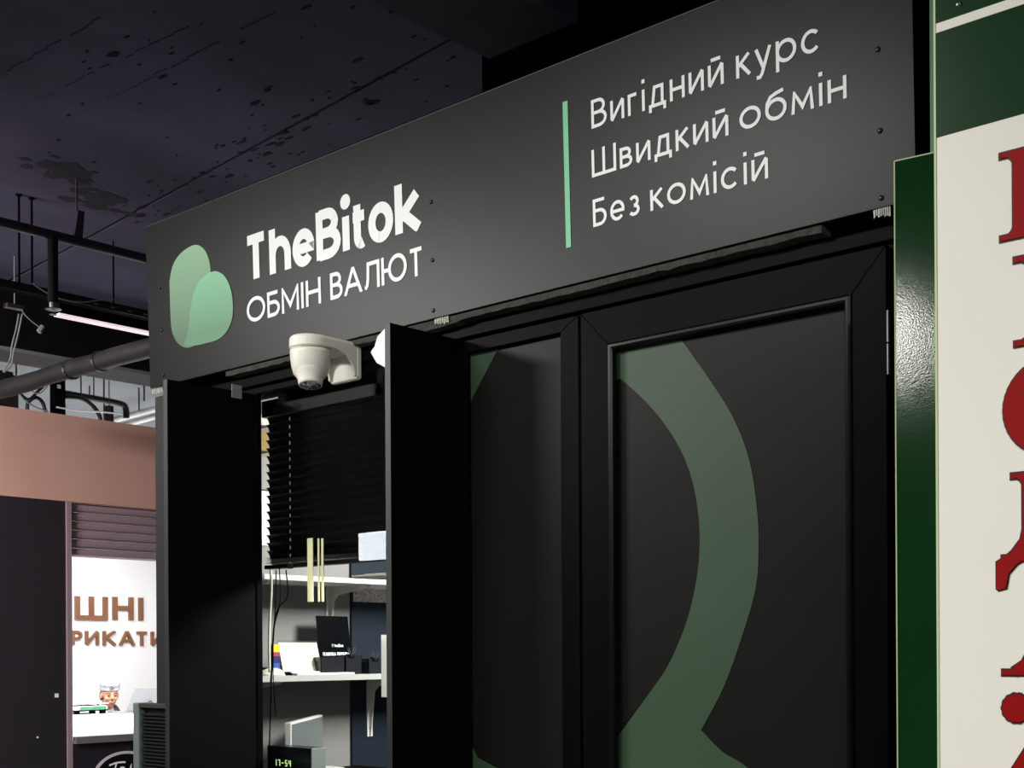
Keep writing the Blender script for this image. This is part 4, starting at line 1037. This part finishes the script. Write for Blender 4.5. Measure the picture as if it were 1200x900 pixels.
bm = B(((0, 0, 0), (W_ - e - .012, .012, .006))); sl = obj('slat', bm, mat('slat_case', (20, 22, 22), .6, spec=.1), vc, bevel=.0015, loc=(e + .003, .006, zv - .034))
k = 1
while k < 44:
    c = sl.copy(); c.location = (e + .003, .006 + .002 * math.sin(k * 1.7), zv - .034 - k * .0098); COL.objects.link(c); k += 1

# ================================================================== SERVICES UNDER THE CEILING
pipe_m = mat('dark_pipe', (56, 48, 62), .5, noise=.2)
XP = -1.6
zp = at(86, 282, X=XP).z
pp_ = thing('sprinkler_pipe', 'dark purple sprinkler pipe crossing in front of the ceiling at the left', 'pipe', (XP, 0, zp))
obj('pipe', T([(0, -4, 0), (0, 3.2, 0)], .021, 14), pipe_m, pp_, smooth=True)
yh = at(90, 250, X=XP).y
obj('hanger_rod', T([(0, yh, 0), (0, yh, HC - zp)], .005, 8), pipe_m, pp_)
bm = bmesh.new(); add_prism(bm, [(-.012, yh - .02, 0), (-.012, yh + .018, 0), (-.012, yh + .03, .13), (-.012, yh, .13)], (.024, 0, 0)); obj('hanger_bracket', bm, pipe_m, pp_)
yd = at(62, 320, X=XP).y; zd = at(62, 355, X=XP).z - zp
obj('drop_pipe', T([(0, yd, 0), (0, yd, zd)], .021, 12), mat('black_pipe', (12, 12, 14), .8, spec=.1), pp_)
hd = obj('sprinkler_head', T([(0, yd, zd), (0, yd, zd - .03)], .016, 12), metal_m, pp_)
bm = bmesh.new(); add_lathe(bm, [(.03, 0), (.034, .002), (.03, .004), (.001, .004)], (0, yd, zd - .028), 16); obj('escutcheon', bm, metal_m, hd)
bm = bmesh.new(); add_lathe(bm, [(.014, 0), (.016, .003), (.001, .004)], (0, yd, zd - .05), 12); obj('deflector', bm, metal_m, hd)
# perforated cable tray on threaded rods
XT = -1.94; zt_ = at(0, 326, X=XT).z
ty = thing('cable_tray', 'black perforated cable tray below the concrete ceiling at the left', 'tray', (XT, 0, zt_))
obj('bed', B(((-.16, -4, -.004), (0, 4, 0))), dark_m, ty)
obj('side_rail', B(((-.003, -4, -.035), (0, 4, .0))), mat('tray_black', (13, 12, 15), .5), ty)
bm = bmesh.new(); ya = at(110, 350, X=XT).y
for k in range(26): add_box(bm, (.0, ya + k * .085, -.024), (.0012, ya + k * .085 + .022, -.019))
o = obj('perforation', bm, mat('slot_light', (120, 118, 122), .5), ty); o['kind'] = 'stuff'
for px_ in (24, 39): 
    y = at(px_, 330, X=XT).y; obj('threaded_rod', T([(-.01, y, -.03), (-.01, y, HC - zt_)], .005, 8), dark_m, ty)
    bm = bmesh.new(); add_lathe(bm, [(.014, 0), (.014, .006), (.001, .006)], (-.01, y, HC - zt_ - .007), 6); obj('nut', bm, dark_m, ty)
tag(obj('white_cable', T(curve_pts([at(a, b, X=XT + .02) for a, b in ((38, 332), (55, 343), (78, 352), (100, 354), (122, 351), (140, 352))]), .003, 6), mat('grey_cable', (120, 118, 120), .6)), 'thin pale cable drooping along the cable tray', 'cable')
# batten light
XLm = -2.2; yl0 = at(70, 366, X=XLm).y; zlm = at(120, 377.5, X=XLm).z
bt = thing('batten_light', 'long pinkish-white batten light below the cable tray', 'light', (XLm, yl0, zlm))
obj('housing', B(((-.07, 0, .0045), (0, 1.3, .06))), dark_m, bt)
obj('diffuser', B(((-.054, .001, -.006), (-.004, 1.299, .004))), mat('batten_glow', (230, 220, 225), .5, emit=(236, 214, 220), estr=.95), bt)
for y in (.3, 1.1): obj('hanger', B(((-.04, y, .06), (-.034, y + .006, HC - zlm))), dark_m, bt)
# big round duct running across
YD = 1.2; zd0 = at(126, 421, Y=YD).z
dc = thing('round_duct', 'grey insulated round pipe running under the concrete beam at the left', 'pipe', (0, YD, zd0))
duct_m = mat('grey_duct', (34, 33, 36), .6, noise=.4, nscale=9, bump=.4, bscale=14)
p0 = at(172, 412, Y=YD); p1 = at(80, 436, Y=YD)
bm = bmesh.new(); xs = [.4 - k * .21 for k in range(19)]
add_tube(bm, [(x, 0, random.uniform(-.004, .004)) for x in xs], [.045 + random.uniform(-.003, .004) for x in xs], 16); obj('pipe', bm, duct_m, dc, smooth=True)
for px_ in (118, 84): 
    x = at(px_, 425, Y=YD).x; bm = bmesh.new(); add_tube(bm, [(x - .008, 0, 0), (x + .008, 0, 0)], .051, 16); obj('strap', bm, metal_m, dc)
# black post, junction cabinet and looped cables over the kiosk
XQ = -4.15
q0 = at(67.5, 450, X=XQ)
po = thing('black_post', 'black square post with a small white tag rising above the pink fascia', 'post', (XQ, q0.y, 2.6))
obj('shaft', B(((-.03, -.036, 0), (.03, .036, .88))), dark_m, po)
tg = at(69, 453, X=XQ + .031); obj('tag', B(((.03, tg.y - q0.y - .012, tg.z - 2.612), (.033, tg.y - q0.y + .012, tg.z - 2.588))), paper_m, po)
b0 = at(0, 437, X=XQ); b1 = at(22, 478, X=XQ)
jb = thing('junction_cabinet', 'black cabinet standing above the pink fascia at the left edge', 'cabinet', (XQ, b1.y, 2.55))
obj('case', B(((-.15, -.6, 0), (0, 0, b0.z - 2.55))), mat('maroon_black', (20, 14, 18), .6), jb, bevel=.004)
obj('cap', B(((-.14, -.6, b0.z - 2.55), (-.01, -.03, b0.z - 2.53))), mat('maroon_black', (20, 14, 18), .6), jb)
pale = mat('grey_cable', (120, 118, 120), .6)
for pix, lab in (([(22, 368), (19, 385), (14, 405), (12, 420), (4, 436)], 'pale cable hanging to the black cabinet, left one of a pair'), ([(26, 368), (21, 392), (16, 412), (13, 428), (5, 436)], 'pale cable hanging to the black cabinet, right one of a pair')):
    tag(obj('hanging_cable', T(curve_pts([at(a, b, X=-3.1 + .05 * ('right' in lab)) for a, b in pix]), .0045, 6), pale), lab, 'cable')
cl_ = thing('cable_junction', 'small metal cable clamp bundle under the tray at the left', 'clamp', at(17, 360, X=-2.8))
obj('clamp', B(((-.02, -.05, -.01), (.02, .04, .012))), metal_m, cl_, bevel=.004)
obj('wire', T([(0, 0, 0), (0, 0, HC - at(17, 360, X=-2.8).z)], .003, 6), pale, cl_)
obj('plug', T([(0, .13, -.1), (0, .15, -.07)], .014, 8), pale, cl_); obj('wire', T(curve_pts([(0, .03, 0), (0, .07, -.04), (0, .14, -.08)]), .003, 6), pale, cl_)
bk = mat('black_cable', (14, 14, 16), .5)
def loop(pts, r, m, lab, X=-4.1, name='looped_cable', hang=None):
    o = tag(obj(name, T(curve_pts([at(a, b, X=X) for a, b in pts]), r, 8), m, smooth=True), lab, 'cable')
    if hang is not None:
        p = at(*pts[hang], X=X); obj('hanger_rod', T([p, (p.x, p.y, HC)], .005, 6), mat('rod_grey', (60, 62, 66), .5), o)
    return o
loop([(32, 486), (33, 472), (42, 466), (50, 472), (54, 486)], .012, bk, 'thick black cable loop beside the black post above the pink fascia')
loop([(24, 462), (34, 468), (45, 458), (55, 448), (59, 440)], .009, bk, 'black cable rising from the loop to the black post', -4.075)
loop([(22, 460), (30, 470), (44, 478), (56, 482)], .005, pale, 'pale cable crossing the black cable loop', -4.06)
loop([(36, 448), (38, 458), (46, 461), (54, 454), (57, 444), (48, 438), (30, 444)], .004, pale, 'thin pale cable coil left of the black post', -4.04)
loop([(66, 477), (90, 481), (120, 483), (143, 485)], .005, mat('bright_cable', (210, 214, 214), .5), 'bright thin cable just above the pink fascia', -4.11)
loop([(76, 465), (95, 467), (108, 475), (116, 486), (118, 494)], .014, bk, 'black pipe bending down behind the pink fascia', -4.2, 'bent_pipe', 1)
loop([(76, 461), (110, 467), (140, 473), (147, 478), (148, 490)], .022, bk, 'thick black pipe with an elbow above the pink fascia', -4.6, 'elbow_pipe', 1)
p = at(128, 476, X=-4.5)
so = tag(obj('stub_pipe', T([(-4.5, p.y, p.z - .12), (-4.5, p.y, p.z)], .03, 10), bk), 'short dark stub pipe left of the elbow pipe', 'pipe')
obj('hanger_rod', T([(-4.5, p.y, p.z), (-4.5, p.y, HC)], .004, 6), mat('rod_grey', (60, 62, 66), .5), so)
for (a, b0_, b1_, x_, lab) in ((19, 415, 440, -5.0, 'thin drop rod nearest the black cabinet'), (122, 462, 492, -4.9, 'thin drop rod left of the elbow pipe'), (163, 468, 485, -5.2, 'thin drop rod right of the elbow pipe'), (105, 435, 466, -5.4, 'thin drop rod in the middle of the pale ceiling'), (169, 448, 470, -4.5, 'thicker drop rod nearest the booth sign')):
    p = at(a, b1_, X=x_); tag(obj('drop_rod', T([(x_, p.y, p.z), (x_, p.y, HC)], .006, 8), mat('rod_grey', (60, 62, 66), .5)), lab, 'rod')
wp = mat('pale_pipe', (205, 208, 206), .4)
for k, (a, b, lab) in enumerate((((120, 496), (186, 478), 'pale lit pipe above the pink fascia, upper of two'), ((140, 500), (186, 487), 'pale lit pipe above the pink fascia, lower of two'))):
    Yq = 3.0 + .5 * k; p = at(a[0], a[1], Y=Yq); q = at(b[0], b[1], Y=Yq); tag(obj('pale_pipe', T([p, q + (q - p) * .6], .022, 12), wp, smooth=True), lab, 'pipe')
    m_ = p + (q - p) * 1.3; obj('hanger_rod', T([m_, (m_.x, m_.y, HC)], .005, 6), wp, bpy.data.objects['pale_pipe' + ('' if k == 0 else '.001')])
p = at(76, 466, Y=4.2); q = at(175, 449, Y=4.2)
tag(obj('ceiling_conduit', T([p + Vector((0, 0, 0)), q], .02, 8), mat('conduit', (70, 74, 78), .6)), 'dark conduit across the pale far ceiling', 'pipe')
# dropped lighter beams on the far ceiling
tag(obj('ceiling_rib', B(((-14, 4.9, 3.25), (-3.6, 5.2, 3.5))), conc3), kind='structure')
tag(obj('wall_end', B(((-14, 8.9, 0), (-3.6, 9, 3.5))), conc3), kind='structure')
